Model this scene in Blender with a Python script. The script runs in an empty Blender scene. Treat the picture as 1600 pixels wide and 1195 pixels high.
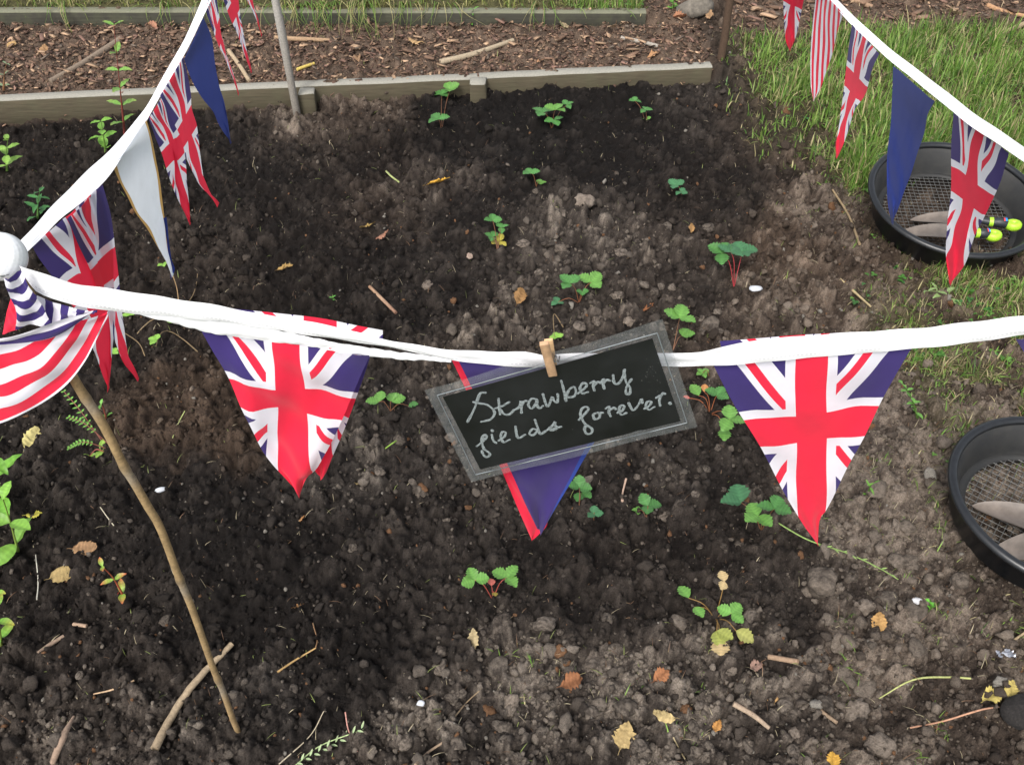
import bpy, math, random
import numpy as np
from mathutils import Vector, Matrix

random.seed(7)
RNG = np.random.default_rng(11)
scene = bpy.context.scene
COL = scene.collection

# ------------------------------------------------------------------ camera
F = 1400.0                       # focal length in pixels of the 1600 px wide photograph
CAM = np.array([0.0, 0.0, 1.5])
PITCH = math.radians(45.0)
cam_d = bpy.data.cameras.new("camera")
cam = bpy.data.objects.new("camera", cam_d)
COL.objects.link(cam)
cam.location = CAM.tolist()
cam.rotation_euler = (math.radians(90) - PITCH, 0, 0)
cam_d.sensor_fit = 'HORIZONTAL'
cam_d.sensor_width = 36.0
cam_d.lens = 36.0 * F / 1600.0
cam_d.clip_start = 0.02
cam_d.clip_end = 500
scene.camera = cam

# ------------------------------------------------------------------ sky and sun
world = bpy.data.worlds.new("World")
scene.world = world
world.use_nodes = True
wn = world.node_tree.nodes; wl = world.node_tree.links
bg = wn["Background"]
sky = wn.new("ShaderNodeTexSky")
sky.sky_type = 'NISHITA'
sky.sun_disc = False
SUN_EL, SUN_ROT = math.radians(52), math.radians(205)
sky.sun_elevation = SUN_EL
sky.sun_rotation = SUN_ROT
sky.air_density = 1.0
sky.dust_density = 4.0
hs = wn.new("ShaderNodeHueSaturation")
hs.inputs['Saturation'].default_value = 0.35
wl.new(sky.outputs[0], hs.inputs['Color'])
wl.new(hs.outputs[0], bg.inputs['Color'])
bg.inputs['Strength'].default_value = 0.15

sun_d = bpy.data.lights.new("sun", 'SUN')
sun_d.energy = 1.3
sun_d.angle = math.radians(18)
sun_d.color = (1.0, 0.96, 0.90)
sun = bpy.data.objects.new("sun", sun_d)
COL.objects.link(sun)
sd = Vector((math.sin(SUN_ROT) * math.cos(SUN_EL), math.cos(SUN_ROT) * math.cos(SUN_EL), math.sin(SUN_EL)))
sun.rotation_euler = sd.to_track_quat('Z', 'Y').to_euler()

scene.view_settings.view_transform = 'Standard'
scene.view_settings.look = 'None'
scene.view_settings.exposure = 0.88
scene.view_settings.gamma = 1.0
scene.view_settings.use_curve_mapping = False

# ------------------------------------------------------------------ geometry of the photograph
CP, SP = math.cos(PITCH), math.sin(PITCH)
def ray(px, py):
    xr, yr = (px - 800.0) / F, (597.5 - py) / F
    return np.array([xr, CP + yr * SP, -SP + yr * CP])
def uz(px, py, z=0.0):
    """the point of the place at height z seen at that spot of the photograph"""
    d = ray(px, py)
    return CAM + d * ((z - CAM[2]) / d[2])
def uy(px, py, y=0.66):
    """the point of the place at distance y seen at that spot of the photograph"""
    d = ray(px, py)
    return CAM + d * (y / d[1])
def to_px(x, y, z=0.0):
    dz = z - CAM[2]
    dep = y * CP - dz * SP
    up = y * SP + dz * CP
    return 800 + F * x / dep, 597.5 - F * up / dep

# ------------------------------------------------------------------ noise on arrays
def _hash(ix, iy, seed):
    h = (ix.astype(np.int64) * 374761393 + iy.astype(np.int64) * 668265263 + seed * 974634777) & 0xffffffff
    h = ((h ^ (h >> 13)) * 1274126177) & 0xffffffff
    h = (h ^ (h >> 16)) & 0xffffffff
    h = (h * 2246822519) & 0xffffffff
    h = h ^ (h >> 15)
    return (h & 0xffffff) / float(0xffffff)
def vnoise(x, y, s, seed=0):
    x = np.asarray(x, float) / s; y = np.asarray(y, float) / s
    ix, iy = np.floor(x), np.floor(y)
    fx, fy = x - ix, y - iy
    fx = fx * fx * (3 - 2 * fx); fy = fy * fy * (3 - 2 * fy)
    a, b = _hash(ix, iy, seed), _hash(ix + 1, iy, seed)
    c, d = _hash(ix, iy + 1, seed), _hash(ix + 1, iy + 1, seed)
    return (a * (1 - fx) + b * fx) * (1 - fy) + (c * (1 - fx) + d * fx) * fy
def fbm(x, y, s, seed=0, n=4):
    r, a, t = 0.0, 1.0, 0.0
    for i in range(n):
        r = r + a * vnoise(x, y, s / 2 ** i, seed + i * 17); t += a; a *= 0.5
    return r / t
def worley(x, y, s, seed=0):
    """distance to the nearest of jittered points (in cells) and that point's random number"""
    x = np.asarray(x, float) / s; y = np.asarray(y, float) / s
    ix, iy = np.floor(x), np.floor(y)
    best = np.full(x.shape, 9.0); idn = np.zeros(x.shape)
    for dx in (-1, 0, 1):
        for dy in (-1, 0, 1):
            cx, cy = ix + dx, iy + dy
            px = cx + _hash(cx, cy, seed); py = cy + _hash(cx, cy, seed + 5)
            d = np.hypot(x - px, y - py)
            m = d < best
            best = np.where(m, d, best)
            idn = np.where(m, _hash(cx, cy, seed + 9), idn)
    return best, idn
def sstep(a, b, x):
    t = np.clip((x - a) / (b - a), 0, 1)
    return t * t * (3 - 2 * t)

# ------------------------------------------------------------------ the lie of the land
ZA = 0.088                                   # top of the near edging board
A0, A1 = uz(-250, 168, ZA), uz(1113, 105, ZA)   # its top front edge
ZB = 0.125
B0, B1 = uz(-300, 18, ZB), uz(1010, 20, ZB)
def a_line(x):
    return A0[1] + (A1[1] - A0[1]) * (x - A0[0]) / (A1[0] - A0[0])
def b_line(x):
    return B0[1] + (B1[1] - B0[1]) * (x - B0[0]) / (B1[0] - B0[0])

# how dry (0 wet black compost .. 1 dry pale soil) and how brown the soil is; spots of the bed
SPOTS = [  # px, py, radius, dry, brown
    (120, 240, 130, .12, .2), (300, 280, 110, .06, .15), (430, 330, 110, .05, .15), (560, 260, 80, .08, .3), (820, 170, 110, .04, .0),
    (700, 240, 60, .06, .1), (980, 220, 110, .05, .05), (1060, 170, 60, .3, .1), (1100, 280, 90, .12, .2), (750, 330, 60, .10, .1),
    (480, 190, 70, .62, .45), (560, 170, 60, .6, .6), (640, 290, 60, .45, .3), (710, 275, 40, .6, .2), (560, 330, 70, .35, .5), (340, 365, 50, .45, .2),
    (280, 410, 120, .18, .3), (480, 430, 120, .08, .2), (640, 450, 90, .22, .1), (700, 560, 70, .45, .2), (900, 370, 90, .48, .1), (900, 500, 90, .44, .15),
    (1060, 440, 90, .35, .2), (1220, 400, 70, .55, .9), (1180, 520, 80, .5, .5), (1300, 330, 60, .75, .5),
    (80, 560, 100, .12, .2), (60, 720, 100, .20, .1), (100, 900, 120, .20, .15), (270, 660, 70, .30, 1.0), (360, 690, 60, .28, 1.0),
    (250, 820, 90, .10, .1), (400, 850, 100, .07, .1), (540, 760, 70, .45, .0), (640, 700, 90, .38, .05), (640, 850, 100, .28, .1),
    (360, 960, 90, .06, .1), (160, 1050, 120, .34, .2), (120, 1160, 90, .48, .2), (330, 1150, 90, .38, .1), (430, 1110, 50, .45, .0), (540, 1020, 90, .12, .1),
    (700, 980, 80, .2, .1), (850, 950, 110, .20, .1), (1060, 880, 110, .18, .2), (1050, 760, 90, .32, .1), (1150, 700, 90, .28, .1),
    (850, 1070, 110, .6, .15), (1000, 1100, 120, .66, .15), (700, 1130, 90, .5, .1), (1200, 960, 80, .3, .15), (1200, 1090, 110, .62, .2), (1290, 910, 60, .75, .2),
    (1240, 850, 60, .3, .2), (1330, 620, 110, .75, .5), (1330, 760, 110, .80, .4), (1420, 900, 110, .80, .4), (1450, 1050, 130, .75, .45), (1400, 1160, 110, .7, .4),
    (1420, 600, 110, .8, .5), (1500, 760, 120, .8, .45), (1560, 1000, 120, .7, .5), (1300, 480, 90, .7, .7), (1400, 430, 90, .6, .8), (1520, 520, 120, .5, .8),
    (1200, 200, 60, .3, .5), (1400, 200, 180, .4, .8), (1570, 1150, 80, .55, .5)]
_SP = np.array(SPOTS, float)
def soil_tone(x, y):
    x = np.asarray(x, float); y = np.asarray(y, float)
    wx = x + 0.16 * (fbm(x, y, .10, 71, 5) - .5); wy = y + 0.20 * (fbm(x, y, .11, 83, 5) - .5)
    px, py = to_px(wx, np.maximum(wy, -0.2))
    num = np.zeros(x.shape); nb = np.zeros(x.shape); den = np.full(x.shape, 1e-6)
    for cx, cy, r, dr, br in _SP:
        r = r * .8
        w = np.exp(-((px - cx) ** 2 + ((py - cy) * 1.35) ** 2) / (r * r)) + 1e-5
        num += w * dr; nb += w * br; den += w
    dry = num / den
    dry = dry + (.12 + .6 * np.clip(dry, 0, .6)) * (fbm(x, y, .06, 91, 5) - .5) * 2.0
    return np.clip(dry, 0, 1), nb / den
def grass_amount(x, y):
    """0 bare soil .. 1 thick grass"""
    x = np.asarray(x, float); y = np.asarray(y, float)
    px, py = to_px(x, np.maximum(y, -0.2))
    b = np.interp(py, [-200, 60, 100, 200, 260, 320, 360, 430, 520, 600, 660, 740, 850, 930, 1060, 1195],
                  [1160, 1140, 1120, 1165, 1235, 1330, 1350, 1350, 1350, 1375, 1440, 1500, 1530, 1530, 1580, 1640])
    b = b + 60 * (fbm(x, y, .16, 31) - .5)
    g = sstep(-30, 150, px - b) ** .8
    g = g * np.where(py < 76 - 34 * (px - 1180) / 420, 0.05, 1.0)
    patch = sstep(.36, .62, fbm(x, y, .13, 47))
    far = sstep(300, 200, py)
    g = g * (patch * (1 - far) + far * (.38 + .62 * patch))
    g = np.where(y > b_line(x) + .03, np.where(x < B1[0], 1.0, g), g)
    for sx, sy in ((1470, 352), (1617, 829)):    # grass left out under the sieves, darker bare soil standing in for their shade
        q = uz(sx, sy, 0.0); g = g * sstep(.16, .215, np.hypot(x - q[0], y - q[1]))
    inmulch = (y > a_line(x)) & (x < A1[0]) & (y < b_line(x) + .03)
    return np.where(inmulch, 0.0, np.clip(g, 0, 1))
def mulch_amount(x, y):
    m = sstep(-.01, .02, y - a_line(x)) * sstep(A1[0] + .06, A1[0] - .04, x)
    px, py = to_px(x, np.maximum(y, -.2))
    r = sstep(0, -18, py - (84 - 38 * (px - 1180) / 420)) * (px > 1130)
    m = np.maximum(m, r)
    return np.where((y > b_line(x) + .03) & (x < B1[0]), 0.0, m)
def base_height(x, y):
    x = np.asarray(x, float); y = np.asarray(y, float)
    h = 0.05 * (fbm(x, y, .8, 3, 3) - .5)
    behind = sstep(-.005, .02, y - a_line(x)) * sstep(A1[0] + .25, A1[0] - .02, x)
    h = h * (1 - .7 * behind) + behind * .068
    bb = sstep(0, .03, y - b_line(x)) * sstep(B1[0] + .2, B1[0], x)
    h = h + bb * .045
    # soil banked against the board, a little lower at the left end
    near = sstep(.35, .0, a_line(x) - y) * (1 - behind)
    h = h + near * .018 * sstep(-1.1, 0.2, x)
    return h
def detail(x, y):
    """clods and crumbs worked into the surface, and a random tint for each"""
    dry, br = soil_tone(x, y)
    g = grass_amount(x, y); m = mulch_amount(x, y)
    tro = sstep(.60, .8, dry) * .65
    cl = (0.80 + .75 * dry) * (1 - tro) * (1 - .7 * g)
    jx = x + .010 * (fbm(x, y, .02, 5, 2) - .5); jy = y + .010 * (fbm(x, y, .02, 6, 2) - .5)
    f1, i1 = worley(jx, jy, .055, 101)
    f2, i2 = worley(jx, jy, .024, 102)
    f3, i3 = worley(jx, jy, .011, 103)
    rg = 1 + .5 * (fbm(x, y, .006, 12, 2) - .5)
    d1 = np.clip((1 - f1 / .52 * rg) * 2.6, 0, 1) ** .8 * (i1 > .66)
    d2 = np.clip((1 - f2 / .60 * rg) * 2.2, 0, 1) ** .8 * (i2 > .38)
    d3 = np.sqrt(np.clip(1 - (f3 / .60) ** 2, 0, 1)) * (i3 > .25)
    h = cl * (.014 * d1 * (.5 + i1) + .010 * d2 * (.3 + i2) + .0066 * d3) + .0085 * (fbm(x, y, .016, 9, 3) - .5) + .0030 * (vnoise(x, y, .005, 19) - .5) + .034 * (fbm(x, y, .13, 8, 3) - .5) * (1 - m * .5)
    tint = .55 * d1 * i1 + .45 * d2 * i2 + .35 * d3 * (i3 - .3)
    return h * (1 - .35 * m), tint, dry, br, g, m
C_WET = np.array([.0068, .0056, .0050]); C_MID = np.array([.050, .042, .036]); C_DRY = np.array([.205, .174, .143]); C_BRN = np.array([.105, .066, .042])
def soil_colour(dry, br, tint, rnd):
    t = np.clip(dry * .84 - .10 + tint * (.16 + .52 * dry) + (rnd - .5) * .58 * (.24 + dry), 0, 1)[..., None]
    c = np.where(t < .5, C_WET + (C_MID - C_WET) * (t * 2), C_MID + (C_DRY - C_MID) * (t * 2 - 1))
    b = (C_BRN * (.22 + 1.15 * t))
    k = np.clip(br * .62, 0, 1)[..., None]
    return c * (1 - k) + b * k
def ground_z(x, y):
    xa, ya = np.array([float(x)]), np.array([float(y)])
    return float((base_height(xa, ya) + detail(xa, ya)[0])[0])
def gp(px, py, dz=0.0):
    """the point on the ground seen at that spot of the photograph"""
    z = 0.0
    for _ in range(4):
        p = uz(px, py, z); z = ground_z(p[0], p[1])
    p = uz(px, py, z)
    return np.array([p[0], p[1], z + dz])

# ------------------------------------------------------------------ object helpers
def link(name, data, mat=None, parent=None, loc=None):
    o = bpy.data.objects.new(name, data)
    COL.objects.link(o)
    if mat is not None and hasattr(data, "materials") and len(data.materials) == 0:
        data.materials.append(mat)
    if parent is not None:
        o.parent = parent
        o.matrix_parent_inverse = Matrix.Translation(-Vector(parent.location)) if False else Matrix()
    if loc is not None:
        o.location = loc
    return o
def tag(o, label=None, cat=None, group=None, kind=None):
    if label: o['label'] = label
    if cat: o['category'] = cat
    if group: o['group'] = group
    if kind: o['kind'] = kind
    return o
def empty(name, loc, label, cat, group=None):
    o = bpy.data.objects.new(name, None)
    o.empty_display_size = .02
    COL.objects.link(o); o.location = [float(v) for v in loc]
    return tag(o, label, cat, group)
def mesh_np(name, V, T, C=None, smooth=False, uv=None):
    """a mesh from arrays: V (n,3), T (m,3 or 4), C (n,3) colour per vertex, uv (n,2)"""
    V = np.asarray(V, np.float32); T = np.asarray(T, np.int32)
    me = bpy.data.meshes.new(name)
    k = T.shape[1]
    me.vertices.add(len(V)); me.vertices.foreach_set("co", V.ravel())
    me.loops.add(T.size); me.loops.foreach_set("vertex_index", T.ravel())
    me.polygons.add(len(T))
    me.polygons.foreach_set("loop_start", np.arange(0, T.size, k, dtype=np.int32))
    if smooth:
        me.polygons.foreach_set("use_smooth", np.ones(len(T), bool))
    me.update(calc_edges=True)
    if C is not None:
        a = me.color_attributes.new("tone", 'FLOAT_COLOR', 'POINT')
        c4 = np.ones((len(V), 4), np.float32); c4[:, :3] = C
        a.data.foreach_set("color", c4.ravel())
    if uv is not None:
        l = me.uv_layers.new(name="cloth")
        l.data.foreach_set("uv", np.asarray(uv, np.float32)[T.ravel()].ravel())
    return me
class MB:
    """collects shapes of one part"""
    def __init__(s): s.V, s.T, s.C, s.n = [], [], [], 0
    def add(s, V, T, C=(.5, .5, .5)):
        V = np.asarray(V, float); T = np.asarray(T, int)
        if T.shape[1] == 4: T = np.concatenate([T[:, [0, 1, 2]], T[:, [0, 2, 3]]])
        C = np.asarray(C, float)
        if C.ndim == 1: C = np.tile(C, (len(V), 1))
        s.V.append(V); s.T.append(T + s.n); s.C.append(C); s.n += len(V)
        return s
    def mesh(s, name, origin=(0, 0, 0), smooth=False):
        return mesh_np(name, np.concatenate(s.V) - np.asarray(origin, float), np.concatenate(s.T), np.concatenate(s.C), smooth)
    def build(s, name, mat, parent=None, origin=None, smooth=False):
        """links it; under a parent its vertices are stored relative to that parent"""
        if parent is not None:
            w = np.array(world_loc(parent)); me = s.mesh(name, w, smooth); return link(name, me, mat, parent)
        if origin is None: origin = np.concatenate(s.V).mean(0); origin[2] = np.concatenate(s.V)[:, 2].min()
        me = s.mesh(name, origin, smooth)
        return link(name, me, mat, None, [float(v) for v in origin])
def world_loc(o):
    v = Vector((0, 0, 0))
    while o is not None:
        v = v + o.location; o = o.parent
    return v
def grid_faces(nu, nv, wrap=False):
    i = np.arange(nu - 1)[:, None]; j = np.arange(nv if wrap else nv - 1)[None, :]
    j2 = (j + 1) % nv
    a = i * nv + j; b = i * nv + j2; c = (i + 1) * nv + j2; d = (i + 1) * nv + j
    return np.stack([a, b, c, d], -1).reshape(-1, 4)
def smooth_line(P, n):
    """a Catmull-Rom curve through P with n points evenly spaced along it"""
    P = np.asarray(P, float)
    if len(P) == 2:
        t = np.linspace(0, 1, n)[:, None]; return P[0] * (1 - t) + P[1] * t
    Q = np.vstack([2 * P[0] - P[1], P, 2 * P[-1] - P[-2]])
    out = []
    for i in range(1, len(Q) - 2):
        t = np.linspace(0, 1, 12, endpoint=False)[:, None]
        a, b, c, d = Q[i - 1], Q[i], Q[i + 1], Q[i + 2]
        out.append(.5 * ((2 * b) + (c - a) * t + (2 * a - 5 * b + 4 * c - d) * t ** 2 + (3 * b - a - 3 * c + d) * t ** 3))
    out = np.vstack(out + [P[-1:]])
    L = np.r_[0, np.cumsum(np.linalg.norm(np.diff(out, axis=0), axis=1))]
    s = np.linspace(0, L[-1], n)
    return np.stack([np.interp(s, L, out[:, k]) for k in range(P.shape[1])], 1)
def tube(mb, P, R, col=(.5, .5, .5), k=6, cap=True, flat=1.0):
    P = np.asarray(P, float); n = len(P)
    R = np.full(n, float(R)) if np.ndim(R) == 0 else np.interp(np.linspace(0, 1, n), np.linspace(0, 1, len(R)), R)
    T = np.gradient(P, axis=0); T /= np.linalg.norm(T, axis=1)[:, None] + 1e-12
    ref = np.array([0, 0, 1.0]) if abs(T[:, 2]).mean() < .8 else np.array([1.0, 0, 0])
    A = np.cross(T, ref); A /= np.linalg.norm(A, axis=1)[:, None] + 1e-12
    B = np.cross(T, A)
    th = np.arange(k) / k * 2 * math.pi
    V = P[:, None, :] + R[:, None, None] * (A[:, None, :] * np.cos(th)[None, :, None] + B[:, None, :] * np.sin(th)[None, :, None] * flat)
    V = V.reshape(-1, 3); F4 = grid_faces(n, k, True)
    C = np.asarray(col, float)
    if C.ndim == 2: C = np.repeat(np.stack([np.interp(np.linspace(0, 1, n), np.linspace(0, 1, len(C)), C[:, q]) for q in range(3)], 1), k, axis=0)
    mb.add(V, F4, C)
    if cap:
        for s_, r_ in ((0, 1), (n - 1, -1)):
            c0 = mb.n
            ring = V[s_ * k:(s_ + 1) * k]
            cc = C if C.ndim == 1 else C[s_ * k]
            mb.add(np.vstack([ring, ring.mean(0)]), [[i, (i + 1) % k, k] for i in range(k)], cc)
    return mb
def box(mb, c, sx, sy, sz, ax=None, col=(.5, .5, .5)):
    """a box; ax = 3 axis rows"""
    ax = np.eye(3) if ax is None else np.asarray(ax, float)
    s = np.array([[x, y, z] for x in (-.5, .5) for y in (-.5, .5) for z in (-.5, .5)]) * [sx, sy, sz]
    V = np.asarray(c) + s @ ax
    mb.add(V, [[0, 1, 3, 2], [4, 6, 7, 5], [0, 4, 5, 1], [2, 3, 7, 6], [0, 2, 6, 4], [1, 5, 7, 3]], col)
    return mb
def lathe(mb, prof, k=64, M=None, col=(.5, .5, .5)):
    prof = np.asarray(prof, float); th = np.arange(k) / k * 2 * math.pi
    V = np.stack([prof[:, None, 0] * np.cos(th), prof[:, None, 0] * np.sin(th), np.repeat(prof[:, None, 1], k, 1)], -1).reshape(-1, 3)
    if M is not None: V = V @ np.array(M)[:3, :3].T + np.array(M)[:3, 3]
    mb.add(V, grid_faces(len(prof), k, True), col); return mb

# ------------------------------------------------------------------ materials
def new_mat(name):
    m = bpy.data.materials.new(name); m.use_nodes = True
    nt = m.node_tree; p = nt.nodes["Principled BSDF"]
    return m, nt, p
def nd(nt, t, **kw):
    n = nt.nodes.new(t)
    for k, v in kw.items(): setattr(n, k, v)
    return n
def noise_node(nt, scale, detail=4, rough=.6, coord='Object'):
    tc = nd(nt, "ShaderNodeTexCoord"); n = nd(nt, "ShaderNodeTexNoise")
    n.inputs['Scale'].default_value = scale; n.inputs['Detail'].default_value = detail; n.inputs['Roughness'].default_value = rough
    nt.links.new(tc.outputs[coord], n.inputs['Vector'])
    return n
def bump(nt, p, src, strength, dist):
    b = nd(nt, "ShaderNodeBump"); b.inputs['Strength'].default_value = strength; b.inputs['Distance'].default_value = dist
    nt.links.new(src, b.inputs['Height']); nt.links.new(b.outputs[0], p.inputs['Normal'])
def attr_mat(name, rough=.9, nscale=400, lo=.6, hi=1.45, bstr=.6, bdist=.001, trans=0.0, spec=.3, jitter=0.0, coord='Object'):
    """colour comes from what the piece is (its 'tone'), with grain over it"""
    m, nt, p = new_mat(name)
    a = nd(nt, "ShaderNodeAttribute"); a.attribute_name = "tone"
    n = noise_node(nt, nscale, 5, .7, coord)
    mr = nd(nt, "ShaderNodeMapRange"); mr.inputs['From Min'].default_value = .25; mr.inputs['From Max'].default_value = .75
    mr.inputs['To Min'].default_value = lo; mr.inputs['To Max'].default_value = hi
    nt.links.new(n.outputs['Fac'], mr.inputs['Value'])
    mul = nd(nt, "ShaderNodeVectorMath", operation='SCALE')
    nt.links.new(a.outputs['Color'], mul.inputs[0]); nt.links.new(mr.outputs[0], mul.inputs['Scale'])
    out = mul.outputs[0]
    if jitter:
        oi = nd(nt, "ShaderNodeObjectInfo"); m2 = nd(nt, "ShaderNodeMapRange")
        m2.inputs['To Min'].default_value = 1 - jitter; m2.inputs['To Max'].default_value = 1 + jitter
        nt.links.new(oi.outputs['Random'], m2.inputs['Value'])
        mul2 = nd(nt, "ShaderNodeVectorMath", operation='SCALE')
        nt.links.new(out, mul2.inputs[0]); nt.links.new(m2.outputs[0], mul2.inputs['Scale']); out = mul2.outputs[0]
    nt.links.new(out, p.inputs['Base Color'])
    p.inputs['Roughness'].default_value = rough
    p.inputs['Specular IOR Level'].default_value = spec
    if bstr: bump(nt, p, n.outputs['Fac'], bstr, bdist)
    if trans:
        tr = nd(nt, "ShaderNodeBsdfTranslucent"); mx = nd(nt, "ShaderNodeMixShader"); mx.inputs[0].default_value = trans
        nt.links.new(out, tr.inputs['Color']); nt.links.new(p.outputs[0], mx.inputs[1]); nt.links.new(tr.outputs[0], mx.inputs[2])
        nt.links.new(mx.outputs[0], nt.nodes["Material Output"].inputs['Surface'])
    return m
def plain_mat(name, col, rough=.5, metal=0.0, spec=.5, nscale=0, lo=.8, hi=1.2, bstr=0, bdist=.0005):
    m, nt, p = new_mat(name)
    p.inputs['Base Color'].default_value = (*col, 1); p.inputs['Roughness'].default_value = rough
    p.inputs['Metallic'].default_value = metal; p.inputs['Specular IOR Level'].default_value = spec
    if nscale:
        n = noise_node(nt, nscale)
        mr = nd(nt, "ShaderNodeMapRange"); mr.inputs['From Min'].default_value = .3; mr.inputs['From Max'].default_value = .7
        mr.inputs['To Min'].default_value = lo; mr.inputs['To Max'].default_value = hi
        nt.links.new(n.outputs['Fac'], mr.inputs['Value'])
        mul = nd(nt, "ShaderNodeVectorMath", operation='SCALE'); mul.inputs[0].default_value = col
        nt.links.new(mr.outputs[0], mul.inputs['Scale']); nt.links.new(mul.outputs[0], p.inputs['Base Color'])
        if bstr: bump(nt, p, n.outputs['Fac'], bstr, bdist)
    return m

M_SOIL = attr_mat("soil", .95, 330, .25, 1.9, 1.0, .005, spec=.15)
M_CRUMB = attr_mat("soil crumb", .95, 500, .4, 1.6, 1.0, .005, spec=.15)
M_CLOD = attr_mat("soil clod", .95, 7, .5, 1.5, 1.0, .006, spec=.15, jitter=.30)
M_BARK = attr_mat("wood chip", .85, 220, .6, 1.4, .8, .001, spec=.25, jitter=.25)
M_LEAF = attr_mat("leaf", .45, 160, .82, 1.18, .3, .0006, trans=.25, spec=.45)
M_GRASS = attr_mat("grass", .5, 60, .85, 1.15, 0, trans=.3, spec=.35)
M_DRYLEAF = attr_mat("dry leaf", .8, 220, .65, 1.25, .8, .001, trans=.15, spec=.2)
M_STICK = attr_mat("stick", .85, 180, .6, 1.35, .8, .001, spec=.25)

class X:
    """sums on shader sockets"""
    nt = None
    def __init__(s, v): s.v = v
    @staticmethod
    def op(o, *a):
        n = X.nt.nodes.new("ShaderNodeMath"); n.operation = o
        for i, q in enumerate(a):
            q = q.v if isinstance(q, X) else q
            if isinstance(q, (int, float)): n.inputs[i].default_value = q
            else: X.nt.links.new(q, n.inputs[i])
        return X(n.outputs[0])
    def __add__(s, o): return X.op('ADD', s, o)
    def __sub__(s, o): return X.op('SUBTRACT', s, o)
    def __mul__(s, o): return X.op('MULTIPLY', s, o)
    def __lt__(s, o): return X.op('LESS_THAN', s, o)
    def __gt__(s, o): return X.op('GREATER_THAN', s, o)
    def abs(s): return X.op('ABSOLUTE', s)
    def sign(s): return X.op('SIGN', s)
    def max(s, o): return X.op('MAXIMUM', s, o)
    def min(s, o): return X.op('MINIMUM', s, o)
def mixc(nt, fac, a, b):
    n = nt.nodes.new("ShaderNodeMix"); n.data_type = 'RGBA'
    nt.links.new(fac.v if isinstance(fac, X) else fac, n.inputs[0])
    for i, q in ((6, a), (7, b)):
        if isinstance(q, tuple): n.inputs[i].default_value = (*q, 1)
        else: nt.links.new(q, n.inputs[i])
    return n.outputs[2]
RED, WHT, BLU, NVY = (.84, .022, .062), (.82, .80, .87), (.050, .032, .165), (.022, .040, .215)
def cloth_mat(name, pattern, trans=.34):
    m, nt, p = new_mat(name); X.nt = nt
    uvn = nd(nt, "ShaderNodeUVMap"); uvn.uv_map = "cloth"
    sep = nd(nt, "ShaderNodeSeparateXYZ"); nt.links.new(uvn.outputs[0], sep.inputs[0])
    u, v = X(sep.outputs[0]), X(sep.outputs[1])
    col = pattern(nt, u, v)
    if isinstance(col, tuple):
        rgb = nd(nt, "ShaderNodeRGB"); rgb.outputs[0].default_value = (*col, 1); col = rgb.outputs[0]
    n = noise_node(nt, 35, 3, .6); mr = nd(nt, "ShaderNodeMapRange")
    mr.inputs['To Min'].default_value = .88; mr.inputs['To Max'].default_value = 1.08
    nt.links.new(n.outputs['Fac'], mr.inputs['Value'])
    mul = nd(nt, "ShaderNodeVectorMath", operation='SCALE'); nt.links.new(col, mul.inputs[0]); nt.links.new(mr.outputs[0], mul.inputs['Scale'])
    col = mul.outputs[0]
    nt.links.new(col, p.inputs['Base Color'])
    p.inputs['Roughness'].default_value = .8; p.inputs['Specular IOR Level'].default_value = .2
    p.inputs['Sheen Weight'].default_value = .15
    # weave
    wv = noise_node(nt, 1400, 2, .5); bump(nt, p, wv.outputs['Fac'], .25, .0004)
    tr = nd(nt, "ShaderNodeBsdfTranslucent"); mx = nd(nt, "ShaderNodeMixShader"); mx.inputs[0].default_value = trans
    nt.links.new(col, tr.inputs['Color']); nt.links.new(p.outputs[0], mx.inputs[1]); nt.links.new(tr.outputs[0], mx.inputs[2])
    nt.links.new(mx.outputs[0], nt.nodes["Material Output"].inputs['Surface'])
    return m
def union_pattern(nt, u, v):
    du, dv = u, v - .385
    r = dv - (du * dv).sign() * du * 1.25
    rd = (r + du.sign() * .030).abs() < .033
    wd = r.abs() < .112
    c = mixc(nt, wd, BLU, WHT)
    c = mixc(nt, rd, c, RED)
    wc = (du.abs() < .128).max(dv.abs() < .118)
    rc = (du.abs() < .079).max(dv.abs() < .074)
    c = mixc(nt, wc, c, WHT)
    return mixc(nt, rc, c, RED)
def stripes(n, a, b, along='u', ph=0.0):
    def f(nt, u, v):
        q = u if along == 'u' else v
        return mixc(nt, X.op('FRACT', q * n + ph) < .5, a, b)
    return f
def edged(w, inner, edge, right=None):
    """u runs -1..1 between the two slanted edges"""
    def f(nt, u, v):
        c = mixc(nt, u < -1 + w, inner, edge)
        return mixc(nt, u > 1 - w, c, right or edge)
    return f
M_UNION = cloth_mat("union flag cotton", union_pattern)
M_NAVY = cloth_mat("navy cotton", lambda nt, u, v: NVY)
M_NAVYF = cloth_mat("navy cotton with pale edge", edged(.10, BLU, BLU, (.03, .06, .30)))
M_REDC = cloth_mat("red cotton", lambda nt, u, v: RED)
M_STRIPE = cloth_mat("red striped cotton", stripes(7.0, RED, WHT, 'u', .25))
M_STRIPEV = cloth_mat("red striped cotton across", stripes(1.0, RED, WHT, 'v', .40))
M_BSTRIPE = cloth_mat("blue striped cotton", stripes(3.0, BLU, WHT, 'v', .05))
M_GOLD = cloth_mat("white cotton with gold hem", edged(.13, (.88, .92, .98), (.55, .33, .10)))
def tape_pattern(nt, u, v):
    # a sewn seam near the lower edge and a soft fold line
    st = ((v - .80).abs() < .035).min(X.op('FRACT', u * 260) < .62)
    c = mixc(nt, st * .5, (.86, .86, .88), (.45, .46, .50))
    return mixc(nt, ((v - .90).abs() < .02) * .35, c, (.45, .46, .50))
M_TAPE = cloth_mat("white cotton tape", tape_pattern, .1)

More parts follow.
